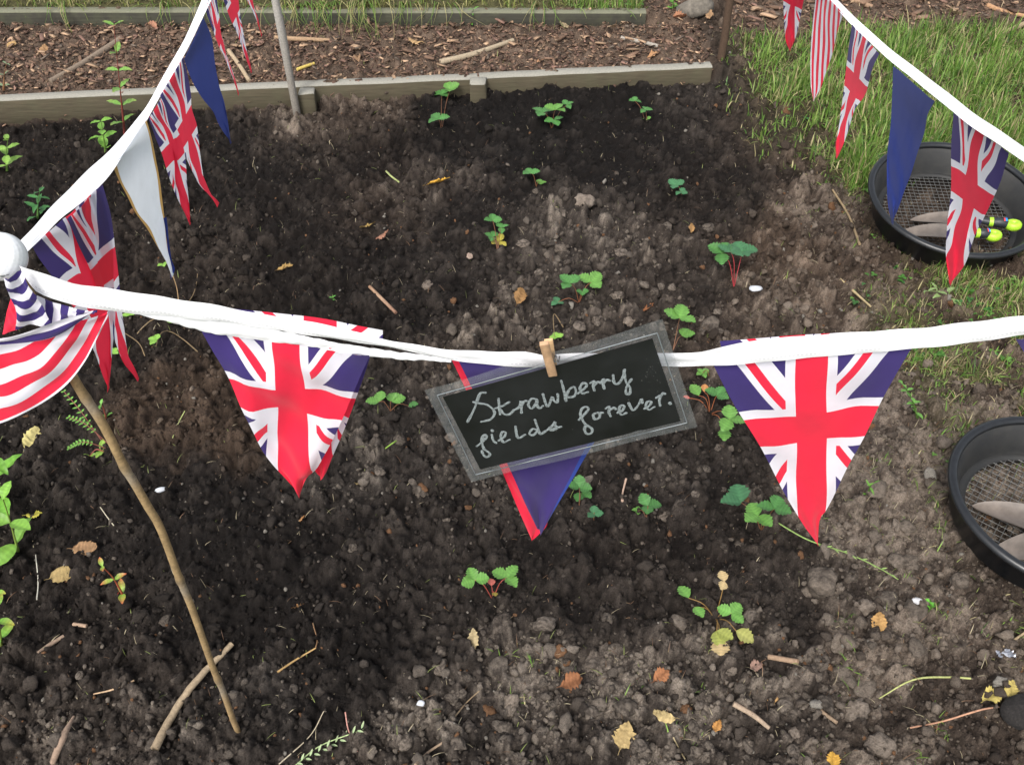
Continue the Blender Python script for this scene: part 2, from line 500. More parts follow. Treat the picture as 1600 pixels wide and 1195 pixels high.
# ------------------------------------------------------------------ ground
def build_ground():
    nr, nc = 630, 780
    # rows closer together where one looks from near by; the sheet is an ordinary fan-shaped patch
    s = np.linspace(0, 1, nr)
    y = .18 + (4.3 - .18) * (s ** 1.35)
    c = np.linspace(-1, 1, nc)
    half = .50 * y + .85
    Y = np.repeat(y[:, None], nc, 1); Xg = half[:, None] * c[None, :]
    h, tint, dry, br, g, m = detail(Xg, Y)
    Z = base_height(Xg, Y) + h
    rnd = .45 * worley(Xg, Y, .0085, 201)[1] + .35 * worley(Xg, Y, .017, 202)[1] + .4 * vnoise(Xg, Y, .005, 55)
    rnd = .5 + (rnd - .60) * 1.5
    C = soil_colour(dry, br, tint, rnd)
    thatch = np.array([.085, .080, .034]) * (.5 + .9 * vnoise(Xg, Y, .012, 61))[..., None]
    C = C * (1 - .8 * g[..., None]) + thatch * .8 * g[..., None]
    mulchc = np.array([.105, .074, .054]) * (.35 + 1.1 * vnoise(Xg, Y, .018, 62))[..., None]
    C = C * (1 - m[..., None]) + mulchc * m[..., None]
    me = mesh_np("soil", np.stack([Xg, Y, Z], -1).reshape(-1, 3), grid_faces(nr, nc), C.reshape(-1, 3), smooth=False)
    # faces must look up
    o = link("garden_soil", me, M_SOIL); tag(o, kind='structure')
    # the wider ground beyond it
    n = 90
    gx = np.linspace(-1, 1, n); gx = np.sign(gx) * np.abs(gx) ** 2.2 * 60
    GX, GY = np.meshgrid(gx, gx + 1.5)
    inside = (np.abs(GX) < .5 * np.maximum(GY, 0) + .80) & (GY > .25) & (GY < 4.2)
    GZ = np.where(inside, -.12, -.02) + .0 * GX
    cc = np.array([.06, .085, .025]) * (.6 + .8 * vnoise(GX, GY, .7, 5))[..., None]
    me = mesh_np("lawn", np.stack([GX, GY, GZ], -1).reshape(-1, 3), grid_faces(n, n), cc.reshape(-1, 3))
    tag(link("ground", me, M_SOIL), kind='structure')
build_ground()

def ico(sub):
    import bmesh
    bm = bmesh.new(); bmesh.ops.create_icosphere(bm, subdivisions=sub, radius=1)
    V = np.array([v.co[:] for v in bm.verts]); T = np.array([[v.index for v in f.verts] for f in bm.faces]); bm.free()
    return V, T
ICO1, ICO2, ICO3 = ico(1), ico(2), ico(3)
def rnd3(V, f, seed):
    """lumpy radial factor for points V on a sphere"""
    rs = np.random.default_rng(seed); out = np.zeros(len(V))
    for k, fr in enumerate(f):
        for _ in range(4):
            d = rs.normal(size=3); d /= np.linalg.norm(d)
            out += np.sin(V @ d * fr + rs.random() * 6.28) / (k + 1.3)
    return out / 4
def facet(V, seed, k=12, lo=.62):
    rs = np.random.default_rng(seed); N = rs.normal(size=(k, 3)); N /= np.linalg.norm(N, axis=1)[:, None]
    D = lo + (1 - lo) * rs.random(k)
    return np.minimum((D[None] / np.maximum(V @ N.T, .05)).min(1), 1.15)
def rot_mats(n, rng):
    q = rng.normal(size=(n, 4)); q /= np.linalg.norm(q, axis=1)[:, None]
    w, x, y, z = q.T
    return np.stack([1 - 2 * (y * y + z * z), 2 * (x * y - z * w), 2 * (x * z + y * w), 2 * (x * y + z * w), 1 - 2 * (x * x + z * z), 2 * (y * z - x * w),
                     2 * (x * z - y * w), 2 * (y * z + x * w), 1 - 2 * (x * x + y * y)], 1).reshape(n, 3, 3)
def scatter_points(n, weight, y0=.25, y1=4.1, pw=1.35):
    """points on the ground, thinned by weight(x, y)"""
    out = []; tot = 0
    while tot < n:
        k = n * 2
        s = RNG.random(k); y = y0 + (y1 - y0) * s ** pw
        x = (RNG.random(k) * 2 - 1) * (.45 * y + .78)
        w = weight(x, y); keep = RNG.random(k) < w
        out.append(np.stack([x, y], 1)[keep]); tot += keep.sum()
    return np.concatenate(out)[:n]
def scatter_stones(name, n, rlo, rhi, base, weight, label, sink=.25, pale=.5, power=2.2):
    P = scatter_points(n, weight)
    x, y = P.T
    h, tint, dry, br, g, m = detail(x, y)
    z = base_height(x, y) + h
    r = rlo + (rhi - rlo) * RNG.random(n) ** power
    R = rot_mats(n, RNG)
    V0, T0 = base
    nv = len(V0)
    sc = (.65 + .7 * RNG.random((n, 1, 3)))
    shapes = []
    nvar = 16
    jit = np.stack([facet(V0, 300 + i, 9, .5) * (1 + .30 * rnd3(V0, (3, 8, 17), 900 + i) + RNG.normal(0, .09 if nv < 100 else .06, nv)) for i in range(nvar)])
    pick = RNG.integers(0, nvar, n)
    V = V0[None] * jit[pick][:, :, None] * sc * r[:, None, None]
    V = np.einsum('nij,nkj->nki', R, V)
    V += np.stack([x, y, z + r * (1 - sink) * .75], 1)[:, None, :]
    T = (T0[None] + (np.arange(n) * nv)[:, None, None]).reshape(-1, 3)
    rr = RNG.random(n)
    C = soil_colour(np.clip(dry + .06 + .05 * pale * RNG.random(n), 0, 1), br * .8, pale * (.25 + .9 * RNG.random(n)), rr)
    # a few are chips of stone, shell or rotten wood
    pick2 = RNG.random(n) < (.22 if rhi < .005 else .16 if rhi < .008 else .07)
    C[pick2] = soil_colour(np.clip(dry[pick2] * .5 + .55, 0, 1), br[pick2] * .6, .6 * RNG.random(pick2.sum()), rr[pick2])
    odd = RNG.random(n)
    C[odd < .012] = (.24, .22, .19); C[(odd > .012) & (odd < .035)] = (.16, .085, .045)
    C = np.repeat(C, nv, axis=0)
    o = link(name, mesh_np(name, V.reshape(-1, 3), T, C, smooth=False), M_CRUMB)
    tag(o, label, None, None, 'stuff')
    return o
w_soil = lambda x, y: (1 - mulch_amount(x, y)) * (1 - .93 * grass_amount(x, y)) * (.62 + .38 * np.clip(soil_tone(x, y)[0] * 1.7, 0, 1))
scatter_stones("fine_soil_crumbs", 27000, .0012, .0042, ICO1, w_soil, "fine crumbs of dark soil strewn over the strawberry bed")
def w_med(x, y):
    d, b = soil_tone(x, y)
    return (1 - mulch_amount(x, y)) * (1 - .97 * grass_amount(x, y)) * np.clip(.20 + 1.1 * d * (d < .72) + .45 * (d >= .72), 0, 1)
scatter_stones("broken_soil_crumbs", 12000, .0025, .0068, ICO1, w_med, "broken middling crumbs of soil strewn over the strawberry bed", pale=.7, power=1.6)
scatter_stones("soil_crumbs", 2300, .0055, .0130, ICO3, w_med, "lumpy crumbs of grey brown soil strewn over the strawberry bed", pale=.75, power=2.6)

# ------------------------------------------------------------------ clods one can point at
def clod_mesh(seed, dry=.62, br=.2, base=None):
    V0, T0 = base or ICO3
    rs = np.random.default_rng(seed)
    f = facet(V0, seed, 13, .55) * (1 + .28 * rnd3(V0, (3, 7, 15), seed)) + rs.normal(0, .06, len(V0))
    V = V0 * f[:, None] * (.8 + .45 * rs.random(3)) * [1, 1, .8]
    C = soil_colour(np.full(len(V), dry), np.full(len(V), br), np.clip(.35 + .4 * rnd3(V0, (3, 8), seed + 1), 0, 1), rs.random(len(V)))
    return mesh_np("soil_clod", V, T0, C, smooth=False)
CL_GREY = [clod_mesh(40 + i, .80, .15) for i in range(5)]
CL_PALE = [clod_mesh(60 + i, 1.05, .28) for i in range(5)]
CL_DARK = [clod_mesh(80 + i, .30, .25) for i in range(4)]
def clod(px, py, rpx, pool, label, group=None, squash=1.0):
    p = gp(px, py); d = (p[1] + 1.5) * .7071; r = rpx * d / F
    o = link("soil_clod", random.choice(pool), M_CLOD, None, (p[0], p[1], p[2] + r * .25))
    o.scale = (r, r * random.uniform(.8, 1), r * random.uniform(.7, .9) * squash); o.rotation_euler = (0, 0, random.uniform(0, 6.28))
    return tag(o, label, "clod", group)
BIG = [
    (1285, 915, 33, CL_PALE, "largest pale flat-topped soil clod in front of the right flag's tip"),
    (1388, 942, 19, CL_GREY, "round grey clod beside the orange dead leaf"), (1350, 950, 17, CL_PALE, "brown clod just left of the round grey clod"),
    (1425, 958, 20, CL_PALE, "tilted oblong clod right of the round grey clod"), (1415, 826, 15, CL_PALE, "pale clod on the trodden strip left of the near sieve"),
    (1375, 860, 17, CL_PALE, "pale clod below the right flag's right edge"), (1400, 880, 18, CL_PALE, "brown clod under the seeding grass stalk"),
    (1500, 910, 19, CL_PALE, "flat pale clod pressed into the path below the near sieve"), (1340, 1115, 24, CL_PALE, "broad pale clod near the bottom, right of the forked twig"),
    (1370, 1165, 21, CL_PALE, "pale clod on the bottom edge beside the orange leaf"), (800, 1100, 19, CL_PALE, "fibrous brown clod right of the white pebble"),
    (780, 1045, 17, CL_GREY, "warm grey clod above the fibrous brown clod"), (850, 978, 18, CL_GREY, "grey clod standing alone below the middle strawberry plants"),
    (980, 1105, 18, CL_GREY, "grey clod with a green tinge above the big tan leaf"), (998, 1167, 12, CL_GREY, "smooth grey clod touching the big tan leaf's right side"),
    (935, 1105, 13, CL_GREY, "grey clod left of the green tinged clod"), (705, 685, 11, CL_GREY, "grey clod left of the sign's lower left corner"),
    (655, 772, 14, CL_GREY, "square grey clod on the bare slope below the sign"), (520, 775, 13, CL_DARK, "dark clod just right of the left flag's tip"),
    (1260, 800, 0, CL_PALE, ""), (1040, 808, 12, CL_GREY, "dark smooth stone-like clod right of the small strawberry by the sign"),
    (971, 717, 9, CL_PALE, "pink grey clod under the sign's bottom edge"), (910, 318, 16, CL_PALE, "pale crumbly clod at the middle of the bed"),
    (1110, 512, 15, CL_GREY, "grey brown clod right of the sign's top corner"), (985, 505, 13, CL_PALE, "sandy clod just above the sign"),
    (875, 390, 12, CL_PALE, "pale clod below the dry curled stalk in mid bed"), (1215, 650, 14, CL_PALE, "clod left behind the right flag's edge"),
    (670, 450, 14, CL_PALE, "pale soft clod right of the short twig"), (1430, 1010, 13, CL_PALE, "pale clod near the bare path's middle"),
    (1310, 1050, 14, CL_PALE, "sharp pale clod above the yellow stem on the path"), (1180, 940, 0, CL_GREY, "")]
for px, py, r, pool, lab in BIG:
    if r: clod(px, py, r, pool, lab)
def scatter_clods(n, box_, rlo, rhi, pool, label, group):
    k = 0
    while k < n:
        px, py = random.uniform(box_[0], box_[2]), random.uniform(box_[1], box_[3])
        p = uz(px, py); d, b = soil_tone(np.array([p[0]]), np.array([p[1]]))
        if random.random() > .15 + 1.3 * float(d[0]): continue
        clod(px, py, rlo + (rhi - rlo) * random.random() ** 1.8, pool, label, group); k += 1
scatter_clods(70, (620, 960, 1300, 1190), 6, 16, CL_GREY, "rounded grey clod strewn along the near edge of the strawberry bed", "grey clods along the near edge of the bed")
scatter_clods(42, (1240, 560, 1480, 1190), 6, 17, CL_PALE, "pale brown clod on the trodden soil between bed and grass", "pale clods on the trodden strip")
scatter_clods(34, (780, 300, 1130, 560), 6, 12, CL_GREY, "grey clod in the crumbly middle of the bed above the sign", "grey clods in the middle of the bed")
scatter_clods(22, (930, 680, 1180, 900), 5, 11, CL_GREY, "grey clod between the sign and the right union flag", "grey clods below the sign")
scatter_clods(16, (0, 880, 460, 1190), 5, 10, CL_GREY, "small grey clod in the dark corner round the bamboo cane", "clods round the cane")
scatter_clods(14, (520, 640, 720, 900), 5, 11, CL_GREY, "soft grey clod on the slope between left flag and sign", "clods between left flag and sign")

# ------------------------------------------------------------------ mulch, edging boards and stakes
def chip(rs, length, width, thick):
    V = np.array([[x, y, z] for x in (-.5, .5) for y in (-.5, .5) for z in (-.5, .5)]) * [length, width, thick]
    V[:, :2] *= (1 + rs.uniform(-.35, .35, (8, 1))); V[:, 2] += V[:, 0] * rs.uniform(-.2, .2)
    return V
CT = np.array([[0, 1, 3], [0, 3, 2], [4, 6, 7], [4, 7, 5], [0, 4, 5], [0, 5, 1], [2, 3, 7], [2, 7, 6], [0, 2, 6], [0, 6, 4], [1, 5, 7], [1, 7, 3]])
CHIPC = np.array([(.17, .105, .070), (.12, .075, .050), (.27, .18, .115), (.075, .045, .032), (.33, .22, .14), (.17, .10, .075), (.11, .085, .065)])
def build_mulch():
    n = 22000
    P = scatter_points(n, lambda x, y: np.clip(mulch_amount(x, y), 0, 1), 2.4, 4.25, 1.0)
    rs = np.random.default_rng(5)
    x, y = P.T; z = base_height(x, y) + detail(x, y)[0]
    shapes = np.stack([chip(rs, 1, rs.uniform(.25, .6), .13) for _ in range(40)])
    L = .004 + .017 * rs.random(n) ** 2.2
    V = shapes[rs.integers(0, 40, n)] * L[:, None, None]
    a = rs.random(n) * 6.28; t1 = rs.normal(0, .35, n); t2 = rs.normal(0, .35, n)
    ca, sa = np.cos(a), np.sin(a)
    V[..., 2] += V[..., 0] * t1[:, None] + V[..., 1] * t2[:, None]
    X_, Y_ = V[..., 0] * ca[:, None] - V[..., 1] * sa[:, None], V[..., 0] * sa[:, None] + V[..., 1] * ca[:, None]
    V = np.stack([X_ + x[:, None], Y_ + y[:, None], V[..., 2] + (z + .003 + .004 * rs.random(n))[:, None]], -1)
    C = CHIPC[rs.choice(7, n, p=[.22, .25, .09, .2, .05, .12, .07])] * (.50 + .90 * rs.random((n, 1)))
    T = (CT[None] + (np.arange(n) * 8)[:, None, None]).reshape(-1, 3)
    o = link("bark_mulch", mesh_np("bark_mulch", V.reshape(-1, 3), T, np.repeat(C, 8, axis=0)), M_BARK)
    tag(o, "reddish brown bark mulch covering the path behind the bed", None, None, 'stuff')
build_mulch()
CHIPS = []
_rs = np.random.default_rng(8)
for i in range(10):
    mb = MB(); V = chip(_rs, 1, _rs.uniform(.2, .5), .12); mb.add(V, CT, CHIPC[[0, 2, 4, 0, 2, 5, 6, 4, 1, 3][i]] * 1.1); CHIPS.append(mb.mesh("wood_chip"))
k = 0
while k < 130:
    px, py = random.uniform(0, 1130), random.uniform(32, 135)
    p = uz(px, py, .075)
    if not (p[1] > a_line(p[0]) + .06 and p[1] < b_line(p[0]) - .02): continue
    o = link("wood_chip", random.choice(CHIPS), M_BARK, None, (p[0], p[1], ground_z(p[0], p[1]) + .012))
    s_ = random.uniform(.020, .044); o.scale = (s_, s_, s_); o.rotation_euler = (random.uniform(-.25, .25), random.uniform(-.25, .25), random.uniform(-.9, .9) if random.random() < .7 else random.uniform(0, 6.28))
    tag(o, "larger split bark chip lying on the mulch path behind the bed", "wood chip", "large bark chips on the mulch path"); k += 1
k = 0
while k < 36:
    px, py = random.uniform(1150, 1600), random.uniform(0, 78)
    p = uz(px, py, .0)
    if float(mulch_amount(np.array([p[0]]), np.array([p[1]]))[0]) < .5 : continue
    o = link("wood_chip", random.choice(CHIPS), M_BARK, None, (p[0], p[1], ground_z(p[0], p[1]) + .012))
    s_ = random.uniform(.03, .08); o.scale = (s_, s_, s_); o.rotation_euler = (random.uniform(-.25, .25), random.uniform(-.25, .25), random.uniform(-.9, .9))
    tag(o, "split bark chip on the brown mulch beyond the grass", "wood chip", "bark chips beyond the grass"); k += 1

def wood_board_mat(name, top, side, moss=.3):
    m, nt, p = new_mat(name)
    tc = nd(nt, "ShaderNodeTexCoord"); mp = nd(nt, "ShaderNodeMapping"); mp.inputs['Scale'].default_value = (3, 60, 60)
    nt.links.new(tc.outputs['Object'], mp.inputs[0])
    n = nd(nt, "ShaderNodeTexNoise"); n.inputs['Scale'].default_value = 2.2; n.inputs['Detail'].default_value = 6; nt.links.new(mp.outputs[0], n.inputs['Vector'])
    n2 = noise_node(nt, 14, 5, .7)
    n3 = noise_node(nt, 160, 4, .7)
    X.nt = nt
    c = mixc(nt, X(n.outputs['Fac']), tuple(v * .55 for v in side), tuple(v * 1.5 for v in side))
    mr = nd(nt, "ShaderNodeMapRange"); mr.inputs['From Min'].default_value = .45; mr.inputs['From Max'].default_value = .7
    nt.links.new(n2.outputs['Fac'], mr.inputs['Value'])
    c = mixc(nt, X(mr.outputs[0]) * moss, c, (.075, .080, .045))
    geo = nd(nt, "ShaderNodeNewGeometry"); sp = nd(nt, "ShaderNodeSeparateXYZ"); nt.links.new(geo.outputs['True Normal'], sp.inputs[0])
    tcol = mixc(nt, X(n3.outputs['Fac']), tuple(v * .6 for v in top), tuple(v * 1.4 for v in top))
    # the upper face gets a paler silver colour than the sides
    c = mixc(nt, X(sp.outputs[2]) > .6, c, tcol)
    nt.links.new(c, p.inputs['Base Color']); p.inputs['Roughness'].default_value = .88; p.inputs['Specular IOR Level'].default_value = .2
    bump(nt, p, n.outputs['Fac'], .6, .003)
    return m
M_BOARD = wood_board_mat("weathered board", (.25, .24, .205), (.068, .057, .037))
M_BOARDB = wood_board_mat("mossy board", (.15, .15, .105), (.040, .038, .030), .5)
def board(name, P0, P1, th, top, bot, mat, label, cat='edging board', n=60, parent=None, warp=.0014, group=None):
    """a plank whose top front edge runs P0 -> P1"""
    P0, P1 = np.asarray(P0, float), np.asarray(P1, float)
    d = P1 - P0; L = np.linalg.norm(d[:2]); d2 = d / L; nrm = np.array([-d2[1], d2[0], 0])
    s = np.linspace(0, 1, n)
    rs = np.random.default_rng(int(abs(P0[0]) * 1000))
    w1 = np.interp(s, np.linspace(0, 1, 14), rs.normal(0, warp, 14)); w2 = np.interp(s, np.linspace(0, 1, 14), rs.normal(0, warp * .6, 14))
    line = P0[None] + d[None] * s[:, None]
    bev = .004
    prof = [(0 + bev, top), (th - bev, top), (th, top - bev), (th, bot), (0, bot), (0, top - bev)]
    V = []
    for i in range(n):
        for a, z in prof:
            V.append([line[i, 0] + nrm[0] * (a + w1[i]), line[i, 1] + nrm[1] * (a + w1[i]), z + (w2[i] if z > bot + .02 else 0) + (P0[2] * 0)])
    mb = MB(); F4 = grid_faces(n, 6, True); mb.add(V, F4, (.3, .3, .3))
    V = np.array(V)
    for r0, rev in ((0, 1), (n - 1, 0)):
        ring = V[r0 * 6:(r0 + 1) * 6]; mb.add(ring, [[0, 1, 2], [0, 2, 3], [0, 3, 4], [0, 4, 5]])
    o = mb.build(name, mat, parent, origin=P0)
    # lay the object's x axis along the board so that the grain follows it
    return tag(o, label, cat, group) if parent is None else o
mid = uz(742, 121, ZA)
board("edging_board", A0, [mid[0] + .01, a_line(mid[0]), ZA], .042, ZA, -.08, M_BOARD, "long weathered edging board behind the bed, left of the square peg")
board("edging_board", [mid[0] + .016, a_line(mid[0]) - .004, ZA], [A1[0], A1[1] - .002, ZA], .042, ZA + .002, -.08, M_BOARD, "shorter weathered edging board running right to the dark stake")
board("edging_board", B0, B1, .045, ZB, .0, M_BOARDB, "mossy edging board on the far side of the mulch path")
def peg(px, py, w, topz, label):
    p = uz(px, py, topz); p[1] = a_line(p[0]) - w * .5 - .002; mb = MB()
    rs = np.random.default_rng(int(px))
    V = np.array([[x, y, z] for x in (-.5, .5) for y in (-.5, .5) for z in (0, .5, 1)]) * [w, w, 1]
    V[:, 2] = topz + (V[:, 2] - 1) * (topz + .12); V[:, :2] += rs.normal(0, .0015, (12, 2)); V[:, :2] += [p[0], p[1]]
    q = lambda a, b, c: a * 6 + b * 3 + c
    F4 = []
    for c in (0, 1):
        F4 += [[q(0, 0, c), q(0, 1, c), q(0, 1, c + 1), q(0, 0, c + 1)], [q(1, 0, c), q(1, 1, c), q(1, 1, c + 1), q(1, 0, c + 1)], [q(0, 0, c), q(1, 0, c), q(1, 0, c + 1), q(0, 0, c + 1)], [q(0, 1, c), q(1, 1, c), q(1, 1, c + 1), q(0, 1, c + 1)]]
    F4 += [[q(0, 0, 2), q(1, 0, 2), q(1, 1, 2), q(0, 1, 2)]]
    mb.add(V, F4); o = mb.build("wooden_peg", M_BOARD)
    import bmesh
    bm = bmesh.new(); bm.from_mesh(o.data); bmesh.ops.remove_doubles(bm, verts=bm.verts, dist=1e-5); bmesh.ops.recalc_face_normals(bm, faces=bm.faces)
    bm.to_mesh(o.data); bm.free()
    md = o.modifiers.new("b", 'BEVEL'); md.width = .003; md.segments = 1
    tag(o, label, "peg")
yb = a_line(uz(747, 117, ZA)[0])
peg(481, 134, .050, ZA - .004, "square wooden peg beside the pale stake, against the edging board")
peg(747, 123, .054, ZA + .006, "square wooden peg at the joint of the edging boards")

def stake(P, R, name, label, col, mat, k=10):
    mb = MB(); tube(mb, smooth_line(P, 26), R, col, k)
    return tag(mb.build(name, mat, smooth=True), label, "stake")
base_l = gp(462, 163)
sl = [(base_l[0], base_l[1], -.15), (base_l[0] - .002, base_l[1], .1), (base_l[0] - .012, base_l[1] + .0, .35), (base_l[0] - .004, base_l[1] + .01, .7), (base_l[0] - .01, base_l[1] + .0, 1.0)]
# its foot and its spot at the top of the picture
p_top = uy(430, 0, base_l[1]); sl[2] = (p_top[0], p_top[1], p_top[2]); sl[3] = (p_top[0] - .012, p_top[1], p_top[2] + .3); sl[4] = (p_top[0] - .02, p_top[1], p_top[2] + .62)
stake(sl, [.0110, .0128, .0118, .0135, .0115, .0125, .0108, .0115, .010], "wooden_stake", "pale weathered stake standing in front of the edging board", [(.09, .075, .06), (.24, .22, .19), (.36, .34, .31), (.30, .28, .25), (.38, .36, .33)], M_STICK)
base_r = gp(1122, 118)
q1, q2 = uy(1133, 55, base_r[1]), uy(1141, 0, base_r[1])
stake([(base_r[0], base_r[1], -.1), (base_r[0], base_r[1], base_r[2] + .01), tuple(q1), tuple(q2), (q2[0] + .02, q2[1], .6), (q2[0] + .01, q2[1], .95)], [.015, .014, .0125, .012, .010], "wooden_stake", "thin dark brown stake at the right end of the edging board", (.075, .048, .032), M_STICK)

# ------------------------------------------------------------------ grass
def build_grass():
    rs = np.random.default_rng(21)
    def blades(n, weight, hlo, hhi, y0, y1, wid=.0016, lean=.7, cols=None, per=7, spread=.012):
        P = scatter_points(n // per, weight, y0, y1, 1.0)
        P = np.repeat(P, per, axis=0) + rs.normal(0, spread, (len(P) * per, 2)); n = len(P)
        x, y = P.T; z = base_height(x, y) + detail(x, y)[0] - .003
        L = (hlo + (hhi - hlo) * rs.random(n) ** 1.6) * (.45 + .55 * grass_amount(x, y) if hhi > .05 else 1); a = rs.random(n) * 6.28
        ln = np.abs(rs.normal(0, lean, n)); w = wid * (.6 + .9 * rs.random(n))
        side = np.stack([-np.sin(a), np.cos(a), np.zeros(n)], 1); fw = np.stack([np.cos(a), np.sin(a), np.zeros(n)], 1)
        up = np.array([0, 0, 1.0])
        V = []; pos = np.stack([x, y, z], 1); ang = ln * .25
        for i, ww in enumerate((1, .9, .65, 0)):
            if i:
                ang = ang + ln * .45; step = L / 3
                pos = pos + fw * (np.sin(ang) * step)[:, None] + up[None] * (np.cos(ang) * step)[:, None]
                pos[:, 2] = np.maximum(pos[:, 2], z + .003)
            if ww: V += [pos - side * (w * ww)[:, None], pos + side * (w * ww)[:, None]]
            else: V += [pos]
        V = np.stack(V, 1)
        T0 = np.array([[0, 1, 3], [0, 3, 2], [2, 3, 5], [2, 5, 4], [4, 5, 6]])
        T = (T0[None] + (np.arange(n) * 7)[:, None, None]).reshape(-1, 3)
        k = rs.choice(len(cols), n, p=[c[1] for c in cols]); C = np.array([c[0] for c in cols])[k] * (.65 + .7 * rs.random((n, 1)))
        # the foot of a blade is paler
        Cv = np.repeat(C[:, None, :], 7, 1); Cv[:, :2] = Cv[:, :2] * .5 + np.array([.20, .19, .10]) * .5
        return V.reshape(-1, 3), T, Cv.reshape(-1, 3)
    G = [((.115, .225, .034), .36), ((.17, .28, .055), .26), ((.22, .29, .08), .15), ((.38, .33, .17), .17), ((.05, .12, .025), .06)]
    S = [((.32, .27, .15), .55), ((.16, .19, .06), .2), ((.20, .13, .07), .15), ((.09, .15, .03), .10)]
    def front(x, y):
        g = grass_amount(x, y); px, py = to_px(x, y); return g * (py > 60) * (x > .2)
    def lush(x, y): px, py = to_px(x, y); return front(x, y) * (py < 300)
    def thin(x, y): px, py = to_px(x, y); return front(x, y) * (py > 180) * (px < 1750)
    def back(x, y): return grass_amount(x, y) * (y > b_line(x) + .04) * (x < B1[0])
    mb = MB()
    mb.add(*blades(19000, lush, .03, .125, 1.6, 4.1, .0019, .75, G))
    mb.add(*blades(9000, thin, .018, .060, .3, 2.6, .0013, 1.0, G))
    mb.add(*blades(15000, front, .02, .075, .3, 4.0, .0011, 1.7, S, per=3, spread=.03))
    P = scatter_points(900, lambda x, y: front(x, y) * (.25 + .75 * (to_px(x, y)[1] > 300)) * sstep(.5, .65, fbm(x, y, .1, 77)), .5, 3.8, 1.0)
    for (x_, y_) in P:
        z_ = ground_fast(x_, y_) + rs.uniform(.004, .02); L_ = rs.uniform(.005, .013); c_ = np.array([(.07, .19, .035), (.12, .25, .05), (.05, .15, .04)][rs.integers(3)])
        for k_ in range(3):
            V, T, C = leaflet_geo(L_, L_ * .85, 0, .2, .2, c_, c_, .6, 5); mb.add(place(V, (x_, y_, z_), k_ * 2.1 + x_ * 50, rs.uniform(-.1, .4)), T, C)
    tag(mb.build("grass", M_GRASS), "green and straw coloured grass along the bed's right side", None, None, 'stuff')
    mb = MB(); mb.add(*blades(9000, back, .02, .09, 3.2, 4.2, .0018, .9, [((.19, .21, .05), .4), ((.33, .29, .13), .35), ((.10, .17, .03), .25)]))
    tag(mb.build("grass", M_GRASS), "yellowish grass behind the mossy board at the top", None, None, 'stuff')
    # odd blades and straws strewn on soil
    mb = MB()   # long stems that hang over the mossy board
    for cx in (438, 452, 470, 486, 505, 530, 556, 570, 585, 640, 690, 250, 90, 330, 850):
        p = uz(cx, 6, ZB + .01)
        for _ in range(10):
            a = rs.normal(0, .025); L = rs.uniform(.05, .15) * (1.3 if 540 < cx < 600 else .8)
            P = np.array([[p[0] + a, p[1] + .02, ZB - .01], [p[0] + a * 1.5, p[1] - L * .25, ZB + L * .28], [p[0] + a * 2 + rs.normal(0, .015), p[1] - L * .75, ZB + L * .05], [p[0] + a * 2.4 + rs.normal(0, .02), p[1] - L, ZB - L * .45]])
            P[:, 2] = np.maximum(P[:, 2], .075)
            tube(mb, smooth_line(P, 7), [.0022, .0016, .0005], np.array([(.20, .27, .06), (.40, .36, .16), (.13, .25, .04)][rs.integers(3)]), 3, False, .4)
    tag(mb.build("overhanging_grass", M_GRASS), "long yellow green grass hanging over the mossy board", None, None, 'stuff')
    mb = MB(); mb.add(*blades(1500, lambda x, y: mulch_amount(x, y), .02, .07, 2.6, 4.1, .0011, 2.3, [((.36, .28, .17), .6), ((.20, .12, .07), .3), ((.24, .27, .08), .1)], per=1, spread=0))
    tag(mb.build("straw_litter", M_GRASS), "dry straws and thin twigs strewn over the bark mulch", None, None, 'stuff')
    def strewn(x, y): return (1 - mulch_amount(x, y)) * (1 - grass_amount(x, y)) * (.16 + .84 * sstep(.5, .8, soil_tone(x, y)[0]))
    mb = MB()
    mb.add(*blades(7000, strewn, .006, .036, .3, 2.9, .00055, 2.2, [((.42, .36, .24), .45), ((.22, .27, .08), .22), ((.17, .10, .06), .33)], per=1, spread=0))
    tag(mb.build("straw_litter", M_GRASS), "thin straws and rootlets strewn over the dark soil", None, None, 'stuff')
    mb = MB()
    mb.add(*blades(700, lambda x, y: strewn(x, y) * sstep(.55, .75, soil_tone(x, y)[0]), .01, .035, .3, 2.6, .0010, .8, G, per=5, spread=.008))
    tag(mb.build("sparse_grass", M_GRASS), "sparse young grass shoots on the trodden soil", None, None, 'stuff')
# ------------------------------------------------------------------ leaves and plants
def leaflet_geo(L, W, teeth=7, fold=.25, droop=.3, col=(.06, .17, .035), tip=(.06, .17, .035), shape=.75, n=12, vein=1.25):
    """one leaf blade from the origin along +x; z up"""
    t = np.linspace(0, 1, n); w = np.sin(math.pi * t ** shape) ** .8 * W * .5; w[0] = .0005; w[-1] = .0004
    if teeth: w = w * (1 + .13 * np.where(np.arange(n) % 2 == 0, 1, -1) * (t > .3))
    xs = t * L
    cols = np.array([-1, -.5, 0, .5, 1.0])
    V = np.zeros((n, 5, 3)); V[..., 0] = xs[:, None] + np.abs(cols)[None] * w[:, None] * .25; V[..., 1] = cols[None] * w[:, None]
    V[..., 2] = np.abs(cols)[None] * w[:, None] * fold - droop * L * (t[:, None] ** 2) * .5 + .02 * L * np.sin(t[:, None] * 18) * np.abs(cols)
    C = np.zeros((n, 5, 3)); c0, c1 = np.array(col), np.array(tip)
    C[:] = (c0 + (c1 - c0) * t[:, None] ** 2)[:, None, :]; C[:, 2] *= vein
    C *= (1 + .10 * np.where(np.arange(n) % 2 == 0, 1, -1))[:, None, None]
    return V.reshape(-1, 3), grid_faces(n, 5), C.reshape(-1, 3)
def place(V, at, yaw, pitch=0.0, roll=0.0):
    M = Matrix.Rotation(yaw, 3, 'Z') @ Matrix.Rotation(-pitch, 3, 'Y') @ Matrix.Rotation(roll, 3, 'X')
    return V @ np.array(M).T + np.asarray(at)
